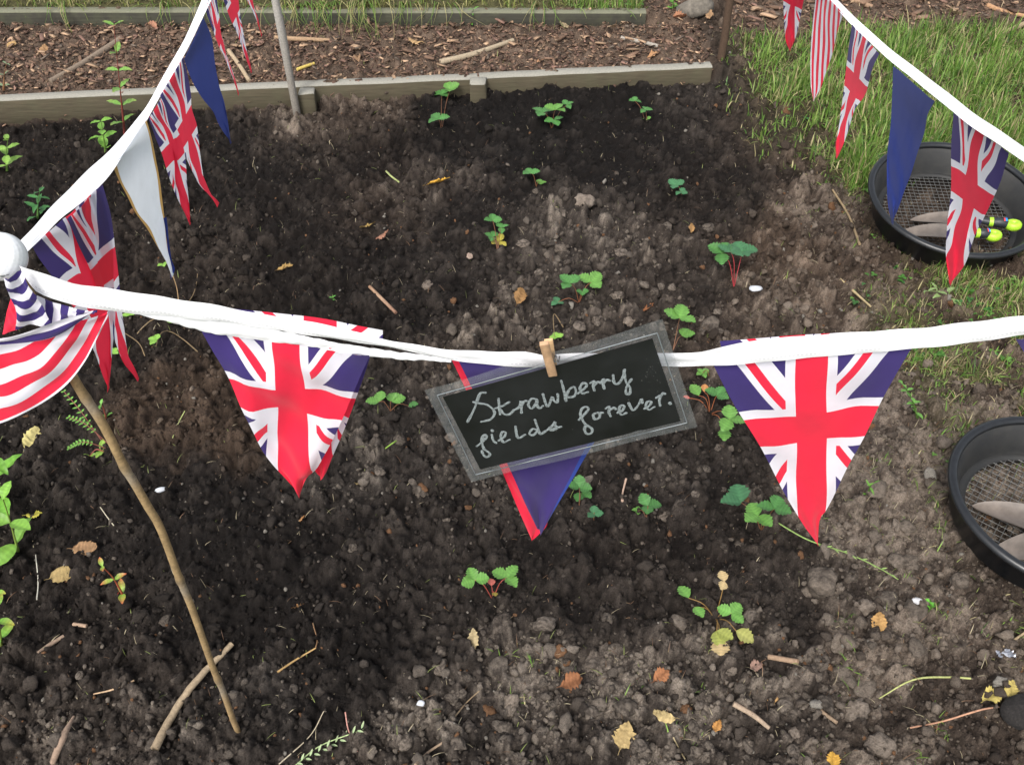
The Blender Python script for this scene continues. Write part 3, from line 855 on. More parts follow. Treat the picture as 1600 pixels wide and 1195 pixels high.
GREEN, LIME, BLUEG, YEL, PINK, TAN = (.070, .200, .050), (.120, .275, .055), (.055, .165, .070), (.42, .36, .06), (.48, .13, .10), (.48, .36, .18)
def ground_fast(x, y): return float(base_height(np.array([x]), np.array([y]))[0])
build_grass()
def strawberry(base, leaves, label, stalk=(.20, .09, .045), group="strawberry plants in the bed", name="strawberry_plant", cat="strawberry plant"):
    """leaves: (px, py, height, leaflet length in photo pixels, turn, colour)"""
    b = gp(*base); b[2] -= .004
    root = empty(name, b, label, cat, group)
    for lf in leaves:
        px, py, h, Lp, turn, col = lf[:6]
        g = gp(px, py)
        hub = uz(px, py, g[2] + h); d = (hub[1] + 1.5 - hub[2]) * .7071
        L = Lp * d / F * 1.15
        midp = (b + hub) / 2 + np.array([0, 0, .012 + h * .15])
        mb = MB(); tube(mb, smooth_line([b, midp, hub], 8), [.0013, .0009, .0008], stalk, 5)
        st = mb.build("leaf_stalk", M_LEAF, root, smooth=True)
        for da in (-1.75, 0, 1.75) if len(lf) < 7 else lf[6]:
            V, T, C = leaflet_geo(L, L * random.uniform(.80, .95), col=np.array(col) * random.uniform(.85, 1.15), tip=col, fold=random.uniform(.05, .35), droop=random.uniform(.0, .5))
            V = place(V, hub, turn + da + random.uniform(-.15, .15), random.uniform(.0, .45), random.uniform(-.25, .25))
            m2 = MB(); m2.add(V, T, C); m2.build("leaflet", M_LEAF, st, smooth=True)
    return root
R_ = math.radians
strawberry((690, 205), [(685, 187, .03, 16, 2.0, GREEN), (690, 148, .03, 14, 1.0, GREEN), (703, 140, .03, 15, 0.2, LIME)], "strawberry plant with round leaves in front of the joint peg")
strawberry((862, 200), [(848, 176, .035, 17, 2.6, GREEN), (868, 172, .04, 16, 1.2, LIME), (866, 188, .025, 14, -1.2, GREEN), (886, 164, .03, 10, .5, GREEN)], "bushy strawberry plant right of the joint peg, near the board")
strawberry((1010, 195), [(992, 158, .03, 9, 1.5, GREEN), (1008, 172, .03, 10, -.4, GREEN), (1011, 186, .01, 6, -1.5, LIME)], "small strawberry plant with two tiny leaves near the right of the board")
strawberry((838, 290), [(829, 271, .03, 13, 1.9, GREEN), (844, 286, .015, 9, .2, LIME)], "little strawberry plant alone near the middle of the dark soil")
strawberry((1065, 310), [(1056, 290, .03, 14, 2.4, BLUEG), (1064, 300, .02, 10, -.8, BLUEG)], "bluish green strawberry plant left of the grass edge")
strawberry((778, 395), [(770, 345, .05, 13, 1.6, GREEN), (783, 356, .04, 11, .2, GREEN), (770, 370, .03, 12, 2.9, GREEN), (778, 378, .02, 14, -.6, YEL)], "upright strawberry plant with a yellow lower leaf above the sign")
strawberry((905, 472), [(890, 443, .045, 18, 2.5, GREEN), (924, 441, .045, 20, .9, LIME), (910, 456, .03, 9, -1.5, GREEN), (872, 472, .02, 11, 3.6, BLUEG)], "wide strawberry plant with two big leaves above the clothes peg", (.30, .12, .06))
strawberry((1147, 448), [(1128, 396, .085, 22, 2.7, GREEN), (1142, 394, .09, 20, 1.0, BLUEG), (1160, 394, .085, 22, .2, BLUEG)], "tall strawberry plant holding its leaves flat on red stalks", (.42, .05, .06))
strawberry((1052, 545), [(1062, 497, .06, 24, 1.2, LIME), (1066, 525, .03, 18, .1, LIME, (-.3, .9))], "lime green strawberry plant right of the sign's top corner")
strawberry((1110, 645), [(1120, 618, .05, 18, .9, GREEN), (1140, 655, .04, 22, -.3, LIME), (1132, 670, .03, 19, -1.5, LIME, (-.2,)), (1092, 618, .05, 20, 2.0, LIME, (0,)), (1078, 622, .03, 9, 3.0, PINK, (0,)), (1100, 612, .05, 12, 1.4, (.45, .20, .07), (0,))], "strawberry plant with orange and red old leaves between sign and right flag", (.40, .14, .06))
strawberry((905, 790), [(905, 762, .04, 19, 1.4, GREEN), (908, 770, .02, 16, -.6, GREEN, (0, -1.4))], "strawberry plant peeping from behind the navy pennant")
strawberry((928, 810), [(928, 803, .015, 13, 1.2, BLUEG, (-1.2, .4, 2.6))], "small bluish seedling plant just right of the navy pennant")
strawberry((1010, 808), [(1012, 790, .035, 20, .1, GREEN), (996, 798, .012, 8, 3.0, LIME)], "neat three-leaved strawberry plant on bare soil under the sign")
strawberry((1190, 828), [(1158, 785, .045, 30, 2.6, BLUEG, (-.9, .5)), (1184, 806, .045, 24, 3.6, LIME), (1210, 795, .05, 23, 1.2, GREEN)], "largest strawberry plant, beside the right flag's tip with a long runner")
strawberry((770, 935), [(742, 906, .035, 20, 2.0, LIME), (792, 902, .045, 22, .9, LIME), (772, 925, .02, 9, -1.2, (.30, .25, .05), (0,)), (768, 915, .02, 12, 1.8, PINK, (0,))], "strawberry plant with two bright leaves and a red base near the bottom", (.33, .07, .05))
strawberry((1118, 965), [(1076, 934, .03, 22, 2.2, LIME, (0,)), (1085, 948, .03, 20, -1.0, LIME, (0,)), (1143, 958, .04, 20, .8, LIME), (1120, 985, .02, 24, -1.4, (.30, .33, .08), (0, .9)), (1125, 1000, .02, 26, -1.2, TAN, (-.6,)), (1150, 985, .02, 26, -.6, (.34, .34, .10), (0,)), (1132, 908, .06, 16, 1.6, TAN, (0, 2.6))], "dying strawberry plant with yellow and tan leaves at bottom right", (.30, .18, .06))
strawberry((610, 640), [(592, 628, .025, 18, 3.3, LIME, (-1.9, 0)), (612, 628, .03, 20, .8, LIME, (-.5, .9)), (638, 634, .02, 14, 0, GREEN, (0,))], "pale round-leaved seedling between the left flag and the sign")
strawberry((1108, 585), [(1098, 583, .02, 10, .5, LIME, (0, 1.6, 3.1, 4.6))], "tiny four-leaved seedling between tape and sign", name="seedling", cat="seedling", group=None)

def weed(base, top, nl, Lp, col, label, stalk=(.25, .13, .06), h=None, tipcol=None, cat="weed", name="weed", pairs=True, width=.42, start=.2, teeth=0, group=None, curve=.0):
    b = gp(*base); b[2] -= .004
    if h is None: t = uy(top[0], top[1], b[1] - .01)
    else: t = uz(top[0], top[1], b[2] + h)
    root = empty(name, b, label, cat, group)
    d = (b[1] + 1.5) * .7071; L0 = Lp * d / F
    line = smooth_line([b, (b + t) / 2 + np.array([curve, .005, .01]), t], 14)
    mb = MB(); tube(mb, line, [.0022 * d / 1.4, .0013, .0009], stalk, 6); mb.build("stem", M_LEAF, root, smooth=True)
    a = random.uniform(0, 3)
    for i in range(nl):
        f = start + (1 - start) * (i / max(nl - 1, 1)); p = line[min(13, int(f * 13))]
        L = L0 * (1.1 - .45 * f)
        for q in ((0, math.pi) if pairs else (0,)):
            c = np.array(col) * random.uniform(.8, 1.2)
            V, T, C = leaflet_geo(L, L * width, teeth, .3, random.uniform(.1, .7), c, tipcol if tipcol is not None else c, .85)
            V = place(V, p, a + q + random.uniform(-.2, .2), random.uniform(.1, .7), random.uniform(-.3, .3))
            m2 = MB(); m2.add(V, T, C); m2.build("leaf", M_LEAF, root, smooth=True)
        a += 1.57 if pairs else 2.4
    return root
weed((195, 215), (178, 40), 6, 28, (.13, .28, .05), "tall willowherb with pairs of narrow leaves before the left of the board", (.22, .05, .04), tipcol=(.22, .30, .07))
weed((165, 238), (158, 190), 4, 24, (.16, .33, .05), "pale green bushy weed below the tall willowherb", (.14, .24, .05), width=.6)
weed((10, 265), (12, 220), 4, 26, (.19, .33, .06), "lime coloured weed at the left edge below the board", (.14, .24, .05), width=.5)
weed((58, 345), (62, 300), 5, 24, (.05, .17, .045), "dark green weed near the left edge above the near bunting", (.1, .2, .05), width=.4)
weed((5, 140), (10, 100), 3, 12, (.16, .22, .12), "grey green sprig on the mulch at the left edge", width=.4)
weed((0, 790), (-15, 715), 3, 62, (.14, .33, .035), "broad-leaved green weed leaning in from the left edge", (.14, .26, .04), width=.42, pairs=True)
weed((28, 862), (5, 780), 3, 44, (.17, .34, .05), "thick-stemmed weed with oval leaves under the broad-leaved weed", (.22, .30, .06), width=.6)
weed((2, 1010), (-8, 925), 4, 30, (.15, .34, .045), "upright bright green weed on the left edge near the bottom", (.2, .25, .05), width=.45, tipcol=(.35, .30, .05))
weed((195, 935), (160, 885), 3, 24, (.20, .34, .05), "small weed with red lower leaves left of the cane", (.38, .10, .05), width=.45, tipcol=(.48, .10, .05))
weed((50, 10 + 25), (40, 30), 2, 10, (.14, .2, .06), "tiny sprig at the foot of the mossy board, top left")
weed((735, 40), (740, 15), 4, 14, (.10, .25, .04), "green sprig hanging over the mossy board", (.1, .2, .04), width=.3)
weed((640, 30), (632, 15), 3, 10, (.12, .26, .04), "bright sprig at the foot of the mossy board", (.1, .2, .04))
weed((1050, 15), (1055, -2), 4, 12, (.12, .30, .04), "small green weed beside the end of the mossy board", (.1, .2, .04), width=.5)
weed((1395, 545), (1392, 520), 4, 14, (.10, .25, .05), "low green weed on the trodden soil above the near sieve", (.1, .2, .04), width=.5)
weed((1435, 652), (1410, 600), 5, 14, (.11, .25, .05), "straggling weed right of the right union flag", (.1, .2, .04), width=.5)
weed((1355, 775), (1365, 755), 3, 16, (.10, .24, .03), "tuft of green shoots below the right flag's right edge", (.1, .2, .04), width=.25)
weed((1455, 950), (1452, 940), 2, 10, (.10, .34, .03), "tiny bright clover on the bare path near the bottom right", (.1, .2, .04), width=.8, pairs=True)
weed((1490, 470), (1450, 455), 4, 22, (.19, .27, .10), "uprooted pale weed lying on the grass below the far sieve", (.24, .30, .12), width=.4)
weed((520, 468), (520, 465), 2, 9, (.10, .30, .06), "lone green seedling on dark soil left of the short twig", (.1, .2, .04), width=.6)
weed((478, 172), (478, 165), 2, 9, (.12, .28, .04), "tiny seedling below the square peg by the stake", (.1, .2, .04), width=.6)
def fern(base, top, label, h=.05):
    b = gp(*base); t = uz(top[0], top[1], b[2] + h); root = empty("fern_weed", b, label, "weed", "feathery weeds by the cane")
    line = smooth_line([b, (b + t) / 2 + [0, 0, .02], t], 12)
    mb = MB(); tube(mb, line, [.0012, .0007], (.28, .10, .07), 5); mb.build("stem", M_LEAF, root, smooth=True)
    dr = t - b; yaw = math.atan2(dr[1], dr[0])
    for i in range(4, 12):
        for s in (-1, 1):
            V, T, C = leaflet_geo(.009 * (1.2 - abs(i - 7) * .12), .005, 5, .2, .2, (.14, .33, .06), (.18, .38, .07))
            m2 = MB(); m2.add(place(V, line[i], yaw + s * 1.1, .2), T, C); m2.build("leaflet", M_LEAF, root, smooth=True)
fern((160, 690), (100, 612), "feathery weed whose top leans up left of the cane", .08)
fern((168, 692), (108, 652), "lower feathery weed left of the cane")
fern((165, 700), (108, 700), "feathery weed lying flat left of the cane's joint", .02)
weed((163, 705), (140, 712), 2, 20, (.22, .36, .06), "pale oval-leaved seedling touching the cane's left side", (.3, .08, .06), width=.5)
weed((166, 655), (158, 632), 2, 14, (.12, .30, .05), "small green seedling touching the cane's right side", (.3, .08, .06), width=.6)
def vine(pts, leaves, label):
    P = [gp(x, y, .008 + .012 * (i % 2)) for i, (x, y) in enumerate(pts)]
    root = empty("creeping_vine", P[0], label, "vine")
    mb = MB(); tube(mb, smooth_line(P, 20), [.0016, .0008], (.24, .17, .09), 5); mb.build("stem", M_LEAF, root, smooth=True)
    for (x, y, s) in leaves:
        p = gp(x, y, .02); d = (p[1] + 1.5) * .7071
        for a in (0, 1.3, -1.3):
            V, T, C = leaflet_geo(s * d / F, s * d / F * .8, 5, .2, .2, (.20, .40, .06), (.24, .42, .08))
            m2 = MB(); m2.add(place(V, p, 2.5 + a + s, .2), T, C); m2.build("leaf", M_LEAF, root, smooth=True)
vine([(310, 553), (290, 540), (268, 522), (255, 530), (245, 545)], [(248, 541, 13)], "creeping stem ending in one pale leaf left of the left union flag")
vine([(228, 560), (220, 545), (190, 520)], [(180, 560, 11), (277, 512, 12)], "thin creeping stem under the near tape at the left")
vine([(216, 525), (240, 510), (300, 470), (315, 403)], [(207, 502, 12), (258, 422, 9)], "bare creeping stem passing under the tape by the gold edged pennant")
vine([(880, 515), (865, 500), (866, 530)], [(870, 537, 12)], "small leaf peeping out above the clothes peg")

# ------------------------------------------------------------------ dead leaves, sticks, pebbles
def dead_leaf(px, py, Lp, W, yaw, col, label, curl=.6, group="dead leaves on the soil"):
    p = gp(px, py); d = (p[1] + 1.5) * .7071; L = Lp * d / F
    V, T, C = leaflet_geo(L, L * W, 7, .5, -curl, col, np.array(col) * .75, .8, 14, .8)
    rs = np.random.default_rng(int(px * 3 + py)); V += rs.normal(0, L * .022, V.shape)
    V[:, 0] -= L * .5; V[:, 2] += L * .12 * np.sin(V[:, 1] / L * 9 + rs.random() * 6)
    zz = V[:, 2].min()
    V = place(V, (0, 0, 0), yaw, random.uniform(-.2, .2), random.uniform(-.25, .25)); V += [p[0], p[1], p[2] + .002 - min(V[:, 2].min(), 0)]
    mb = MB(); mb.add(V, T, C)
    st = V[2]; en = st + (V[2] - V[7 * 5 + 2]) * .35
    o = mb.build("dead_leaf", M_DRYLEAF, smooth=True); tag(o, label, "dead leaf", group)
    if Lp > 24:
        m2 = MB(); tube(m2, [st, (st + en) / 2 + [0, 0, .001], en], [.0006, .0004], np.array(col) * .7, 4); m2.build("leaf_stalk", M_STICK, o)
for a in [
    (52, 690, 36, .8, 1.3, (.55, .48, .20), "pale yellow torn leaf below the striped pennant"),
    (56, 806, 26, .5, .1, (.62, .55, .10), "bright yellow leaf scrap by the left edge"),
    (135, 860, 40, .5, .1, (.30, .18, .095), "curled tan leaf left of the cane, middle height"),
    (102, 903, 40, .6, .2, (.34, .25, .11), "crumpled dull yellow leaf below the curled tan leaf"),
    (812, 468, 26, .8, 1.2, (.30, .17, .07), "crumpled orange brown leaf just above the clothes peg"),
    (686, 289, 34, .3, .1, (.58, .33, .05), "orange curled leaf strip on the far dark soil"),
    (598, 373, 24, .4, .6, (.40, .20, .13), "pinkish brown curled leaf in the middle of the dark soil"),
    (893, 1070, 36, .75, .2, (.26, .115, .055), "brown leaf left of the orange brown one near the bottom"),
    (1032, 1058, 28, .8, .6, (.34, .15, .07), "orange brown leaf near the bottom middle"),
    (974, 1155, 42, .75, 1.2, (.45, .33, .15), "largest crumpled tan leaf at the bottom middle"),
    (1205, 1084, 34, .8, 1.5, (.46, .28, .12), "folded light tan leaf left of the forked twig"),
    (1371, 978, 32, .7, 1.4, (.44, .26, .10), "golden brown folded leaf right of the dying strawberry"),
    (1036, 1122, 36, .5, 3.0, (.50, .38, .18), "small straw coloured leaf right of the big tan leaf"),
    (1120, 1137, 20, .7, 1.0, (.46, .23, .07), "orange leaf scrap beside the bottom twig"),
    (1547, 1090, 30, .8, .4, (.52, .42, .13), "yellow leaf beside the black plug, nearer the camera's left"),
    (1578, 1080, 28, .7, 1.0, (.48, .38, .12), "yellow leaf touching the top of the black plug"),
    (1300, 1190, 24, .8, 1.3, (.55, .32, .06), "orange leaf cut by the bottom edge"),
    (738, 1006, 38, .5, 1.5, (.45, .36, .20), "dry pale leaf below the bright strawberry near the bottom"),
    (1012, 483, 24, .35, .8, (.30, .13, .06), "rusty curled leaf above the sign's right half"),
    (1076, 118, 28, .9, 1.0, (.45, .28, .21), "pale pink dry leaf leaning on the right of the board"),
    (470, 815, 22, .4, .2, (.34, .17, .07), "rusty curled husk below the left flag's tip"),
    (465, 948, 22, .3, .2, (.36, .19, .08), "orange rind-like curl left of the bright strawberry"),
    (1180, 1043, 20, .9, .4, (.30, .19, .15), "pinkish round leaf scrap below the dying strawberry"),
    (575, 358, 24, .6, .2, (.36, .24, .08), "dull yellow leaf scrap beside the pinkish curled one"),
    (560, 759, 16, .4, -.5, (.55, .40, .18), "tiny straw coloured leaf scrap below the left flag"),
    (1080, 360, 18, .5, 1.3, (.38, .22, .09), "small brown leaf scrap above the tall red-stalked strawberry"),
    (735, 405, 20, .4, -1.0, (.40, .30, .24), "pale brown leaf scrap left of the upright strawberry"),
    (447, 423, 26, .3, .0, (.34, .22, .08), "yellow brown leaf strip above the left tape"),
    (190, 925, 24, .5, -1.3, (.42, .07, .04), "deep red leaf under the small weed left of the cane"),
    (90, 345, 0, 0, 0, (0, 0, 0), "")]:
    if a[2]: dead_leaf(*a)
for i_, (x_, y_, c_, l_) in enumerate([(20, 75, (.42, .27, .12), "tan leaf on the mulch near the left edge"), (70, 85, (.34, .20, .10), "brown curled leaf on the mulch left of the long stick"), (240, 45, (.40, .20, .13), "pink brown leaf on the mulch left of the near tape"),
    (880, 45, (.42, .33, .20), "pale crumpled leaf on the mulch in the middle of the path"), (955, 48, (.40, .28, .18), "sandy leaf on the mulch between two splinters"), (1060, 30, (.38, .18, .10), "russet leaf below the grey stone"), (1108, 28, (.36, .22, .12), "narrow brown leaf beside the dark stake"),
    (650, 70, (.46, .30, .15), "light orange chip-like leaf on the mulch by the bent stick"), (765, 35, (.34, .15, .09), "rusty leaf on the mulch near the mossy board"), (845, 100, (.36, .20, .11), "brown leaf close behind the edging board"),
    (1020, 92, (.40, .22, .11), "copper leaf close behind the right end of the edging board"), (560, 95, (.38, .24, .14), "buff leaf on the mulch between the pegs"), (1490, 25, (.45, .34, .20), "pale leaf on the mulch at the top right"), (1370, 105, (.40, .28, .14), "brown leaf fallen into the grass right of the striped pennant")]):
    dead_leaf(x_, y_, 17 + (i_ * 5) % 9, .6, i_ * 1.3, c_, l_, group="dead leaves on the mulch")
def stick(pts, R, col, label, name="stick", cat="stick", lift=.5, group=None, k=7, wob=.0):
    P = []
    for i, q in enumerate(pts):
        r = R[min(i, len(R) - 1)] if not np.isscalar(R) else R
        P.append(gp(q[0], q[1], (q[2] if len(q) > 2 else 0) + r * lift + .002))
    L = smooth_line(P, 18)
    need = np.array([ground_z(q[0], q[1]) for q in L]) - L[:, 2]
    L[:, 2] += np.clip(np.percentile(need, 88), 0, .010)
    if wob: L[1:-1] += RNG.normal(0, wob, L[1:-1].shape)
    mb = MB(); tube(mb, L, R, col, k); return tag(mb.build(name, M_STICK, smooth=True), label, cat, group)
stick([(246, 1176), (275, 1120), (310, 1070), (365, 1012)], [.0075, .0068, .0062, .0052], (.30, .23, .15), "thick curved stick lying behind the foot of the cane", wob=.0004)
stick([(578, 450), (598, 470), (619, 491)], .0045, [(.30, .18, .11), (.40, .26, .17), (.22, .12, .08)], "short reddish twig lying on the soil above the left tape")
stick([(80, 131), (130, 103), (190, 66)], [.010, .011, .013], (.20, .155, .115), "long grey brown stick on the mulch at the left")
stick([(688, 101), (740, 88), (802, 66)], [.011, .010, .008], (.32, .26, .18), "bent pale stick on the mulch above the joint peg")
stick([(430, 63), (520, 66)], [.010, .007], (.30, .20, .12), "straight pale splinter right of the pale stake")
stick([(465, 115), (492, 105)], [.006, .005], (.5, .38, .10), "short yellow stick on the mulch by the stake")
stick([(358, 82), (375, 105), (390, 129)], [.008, .007], (.34, .26, .17), "pale stick on the mulch left of the stake")
stick([(970, 62), (1000, 68), (1028, 75)], [.008, .007], (.30, .27, .23), "silver grey stick on the mulch towards the right")
stick([(1144, 1104), (1175, 1122), (1200, 1142)], [.0050, .0048, .0036], (.30, .225, .16), "straight twig at the bottom right of the tan leaves")
stick([(1200, 1028), (1246, 1036)], .0050, (.28, .19, .125), "short blunt twig right of the dying strawberry")
stick([(1265, 1101), (1285, 1118), (1305, 1133)], [.0036, .0032], (.25, .18, .12), "forked thin twig near the bottom right")
stick([(86, 1195), (100, 1160), (118, 1122)], [.0055, .007, .002], (.26, .185, .135), "flat strip of bark standing out at the bottom left", k=5)
stick([(60, 1020), (80, 1008), (101, 995)], [.002, .0042, .0036], (.25, .18, .13), "short pointed splinter at the lower left")
stick([(150, 1089), (180, 1082), (213, 1068)], [.0011, .0016, .0016], (.42, .29, .18), "thin tan stalk lying left of the curved stick")
stick([(434, 1051), (462, 1032), (494, 1013)], [.0022, .0018, .0014], (.40, .26, .11), "golden brown stalk right of the cane's lower part")
stick([(494, 1013), (496, 1000), (489, 975)], [.0012, .0009], (.22, .13, .07), "thin bent rootlet above the golden stalk")
stick([(437, 1196), (485, 1152), (507, 1113)], [.0012, .0008], (.42, .36, .26), "pale straw rising from the bottom edge")
stick([(541, 1117), (546, 1145), (560, 1178)], [.0012, .0012], (.42, .22, .18), "pink straw crossing the grass seed head")
stick([(116, 977), (137, 980)], .0036, (.33, .23, .16), "stubby cut stalk piece at the lower left")
stick([(60, 940), (62, 912), (58, 870)], [.0012, .0009], (.52, .50, .42), "white root standing at the left, below the yellow leaf")
stick([(158, 795), (170, 812), (180, 825)], [.0010, .0010], (.50, .46, .34), "short white straw left of the cane's middle")
stick([(272, 690), (282, 665), (291, 648)], [.0011, .0011], (.30, .34, .13), "green straw on the brown patch right of the cane")
stick([(602, 702), (613, 694), (624, 687)], [.0016, .0016], (.20, .32, .06), "fresh green stem scrap left of the sign")
stick([(604, 272), (612, 280), (624, 289)], [.0030, .0028], (.38, .42, .17), "pale green stem scrap on the far dark soil")
stick([(1342, 385), (1325, 340), (1300, 300)], [.004, .003], (.26, .19, .11), "dry stalk on the thin grass left of the far sieve")
stick([(1310, 443), (1328, 458), (1358, 485)], [.004, .0025], (.42, .33, .18), "dry pale stalk on the trodden soil")
stick([(978, 750), (972, 775), (972, 785)], [.0024, .002, .003], (.40, .28, .21), "upright pale root left of the neat strawberry plant")
stick([(1372, 1093), (1425, 1064), (1480, 1060), (1515, 1062)], [.0010, .0018, .0020], (.34, .36, .14), "long yellow green stem lying on the path at the bottom right")
stick([(1420, 1140), (1470, 1130), (1530, 1112), (1558, 1108)], [.0014, .0017, .0014], (.40, .22, .14), "thin reddish stem reaching the black plug")
stick([(1555, 1020), (1580, 1005), (1605, 988)], [.0022, .0022], (.33, .25, .15), "twig over the foil scrap at the right edge")
stick([(1540, 68), (1575, 52), (1610, 36)], [.011, .010], (.31, .24, .15), "pale branch on the grass at the top right edge")
stick([(1540, 12), (1570, 22), (1600, 28)], [.011, .008], (.38, .22, .12), "orange brown branch on the mulch at the top right")
stick([(1310, 0), (1340, 8), (1362, 16)], [.012, .010], (.26, .17, .11), "brown branch on the mulch just right of the far tape")
stick([(712, 1120), (730, 1098), (752, 1078)], [.0014, .001], (.22, .16, .1), "dark thin root near the fibrous clod")
stick([(650, 1200), (670, 1180), (695, 1163)], [.0028, .002], (.26, .19, .13), "brown root at the bottom edge, left of the big tan leaf")
stick([(1052, 1153), (1062, 1172), (1075, 1195)], [.0012, .0012], (.46, .38, .22), "pale straw by the big tan leaf")
# the strawberry's runner with its small buds
b = [(1210, 826, .02), (1260, 850, .012), (1320, 868, .008), (1370, 890, .006), (1402, 908, .004)]
ro = stick(b, [.0016, .0013, .0010], (.22, .32, .10), "long green runner stretching right from the largest strawberry plant", "runner", "runner")
for i in range(9):
    f = .35 + i * .075; q = np.array(gp(np.interp(f, [0, .25, .6, .85, 1], [c[0] for c in b]), np.interp(f, [0, .25, .6, .85, 1], [c[1] for c in b]), .01))
    V, T, C = leaflet_geo(.011, .0035, 0, .2, .1, (.22, .36, .10), (.35, .42, .15)); m2 = MB(); m2.add(place(V, q, -.6 + (.7 if i % 2 else -.5), .2), T, C); m2.build("bud", M_LEAF, ro)
sh = stick([(460, 1198), (500, 1166), (568, 1140)], [.0012, .0010], (.30, .38, .18), "green grass seed head lying at the bottom edge", "seed_head", "seed head")
for i in range(16):
    q = gp(465 + i * 6.7, 1194 - i * 3.6, .006); V, T, C = leaflet_geo(.012, .004, 0, .3, .1, (.30, .40, .20), (.42, .48, .28)); m2 = MB(); m2.add(place(V, q, .5 + (.8 if i % 2 else -.8), .3), T, C); m2.build("spikelet", M_LEAF, sh)
M_PEBW = plain_mat("white pebble", (.45, .47, .50), .5, nscale=80)
def pebble(px, py, r, mat, label, cat="pebble", name="pebble", sq=.7):
    p = gp(px, py); d = (p[1] + 1.5) * .7071; r = r * d / F
    V = ICO2[0] * (facet(ICO2[0], int(px), 9, .6) * (1 + .12 * rnd3(ICO2[0], (2, 4), int(px))))[:, None] * [1, .75, sq] * r + [p[0], p[1], p[2] + r * .4]
    mb = MB(); mb.add(V, ICO2[1]); return tag(mb.build(name, mat, smooth=True), label, cat)
pebble(657, 1100, 7, M_PEBW, "round white pebble near the bottom, left of the fibrous clod")
pebble(252, 767, 8, M_PEBW, "white pebble right of the cane's joint")
pebble(1181, 454, 10, M_PEBW, "white flint chip below the tall red-stalked strawberry", sq=.35)
pebble(1431, 939, 8, plain_mat("grey pebble", (.45, .45, .46), .6, nscale=60), "pale grey pebble on the bare path below the near sieve")
M_COMP = plain_mat("compost plug", (.012, .010, .009), .95, nscale=200, lo=.5, hi=1.8, bstr=1, bdist=.004)
def plug():
    p = gp(1594, 1118); V = ICO3[0] * (1 + .12 * rnd3(ICO3[0], (3, 8, 16), 5) + RNG.normal(0, .035, len(ICO3[0])))[:, None] * [.036, .030, .024]
    V = place(V, (p[0], p[1], p[2] + .014), .3, .2, .1); mb = MB(); mb.add(V, ICO3[1])
    tag(mb.build("compost_plug", M_COMP), "black round plug of compost at the right edge near the bottom", "compost plug")
plug()
M_FOIL = plain_mat("foil", (.45, .46, .50), .35, .8)
p = gp(1570, 1024); mb = MB(); n = 9
gx, gy = np.meshgrid(np.linspace(-.016, .016, n), np.linspace(-.007, .007, n))
mb.add(np.stack([gx + p[0], gy + p[1], p[2] + .006 + RNG.normal(0, .0028, gx.shape)], -1).reshape(-1, 3), grid_faces(n, n)); tag(mb.build("foil_scrap", M_FOIL), "crumpled scrap of silver foil at the right edge", "foil scrap")
pebble(1085, 24, 26, plain_mat("grey rock", (.12, .105, .085), .9, nscale=60, lo=.6, hi=1.4, bstr=1, bdist=.004), "grey stone lying on the mulch beside the dark stake", "stone", "stone", .7)

# ------------------------------------------------------------------ sieves and trowels
M_PLAST = plain_mat("black plastic", (.0085, .0095, .011), .34, nscale=90, lo=.8, hi=1.5, bstr=.15)
def dusty_plastic():
    m, nt, p = new_mat("dusty black plastic"); n = noise_node(nt, 30, 6, .7)
    X.nt = nt; c = mixc(nt, X.op('POWER', X(n.outputs['Fac']), 2.2) * .9, (.008, .009, .010), (.042, .038, .031))
    nt.links.new(c, p.inputs['Base Color']); p.inputs['Roughness'].default_value = .62; return m
M_PLASTI = dusty_plastic()
M_WIRE = plain_mat("zinc wire", (.15, .15, .145), .5, .4, nscale=120, lo=.5, hi=1.2)
def sieve(cx, cy, R, tilt, yaw, label, wire_turn):
    p = gp(cx, cy)
    root = empty("garden_sieve", (p[0], p[1], p[2] + .002), label, "sieve", "black garden sieves on the grass")
    M = Matrix.Rotation(tilt[0], 4, 'X') @ Matrix.Rotation(tilt[1], 4, 'Y'); M.translation = Vector((p[0], p[1], p[2] + .008 + R * math.sin(tilt[0]) * .6))
    H = .084; r0 = R * .83
    def lath(prof): 
        mb = MB(); lathe(mb, prof, 96, M); return mb
    # outer wall, inner wall, rolled rim, bottom ledge
    lath([(r0 + .004, 0), (r0 + .010, .006), (R - .016, H - .012), (R - .004, H - .003)]).build("outer_wall", M_PLAST, root, smooth=True)
    lath([(R - .006, H - .002), (R - .022, H - .014), (r0 + .001, .022), (r0 - .003, .014)]).build("inner_wall", M_PLASTI, root, smooth=True)
    th = np.linspace(0, 2 * math.pi, 15)
    lath([(R - .004 + .0095 * math.cos(t), H + .0085 * math.sin(t)) for t in th]).build("rim", M_PLAST, root, smooth=True)
    lath([(r0 - .003, .014), (r0 - .018, .0145), (r0 - .018, .004), (r0 + .004, .0)]).build("ledge", M_PLASTI, root, smooth=True)
    mb = MB(); s = .0135; rr = r0 - .012; nW = int(rr / s)
    Rz = Matrix.Rotation(wire_turn, 4, 'Z')
    for i in range(-nW, nW + 1):
        a = i * s; c = math.sqrt(max(rr * rr - a * a, 0))
        if c < .01: continue
        for ax in (0, 1):
            A = Vector((a, -c, .011 + ax * .0012)) if ax == 0 else Vector((-c, a, .0125)); B = Vector((a, c, .011)) if ax == 0 else Vector((c, a, .0125))
            A = M @ (Rz @ A); B = M @ (Rz @ B); tube(mb, [A, (A + B) / 2, B], .0009, k=4, cap=False)
    w = mb.build("wire_mesh", M_WIRE, root); w['kind'] = 'stuff'
    return M
M_STEEL = attr_mat("soiled steel", .42, 35, .6, 1.4, .3, .0006, spec=.5)
M_LIME = plain_mat("lime rubber", (.33, .58, .03), .45, nscale=60, lo=.9, hi=1.1)
M_GRIP = plain_mat("dark grip", (.018, .022, .026), .5, nscale=120)
M_BLUEL = plain_mat("blue print", (.02, .22, .62), .4)
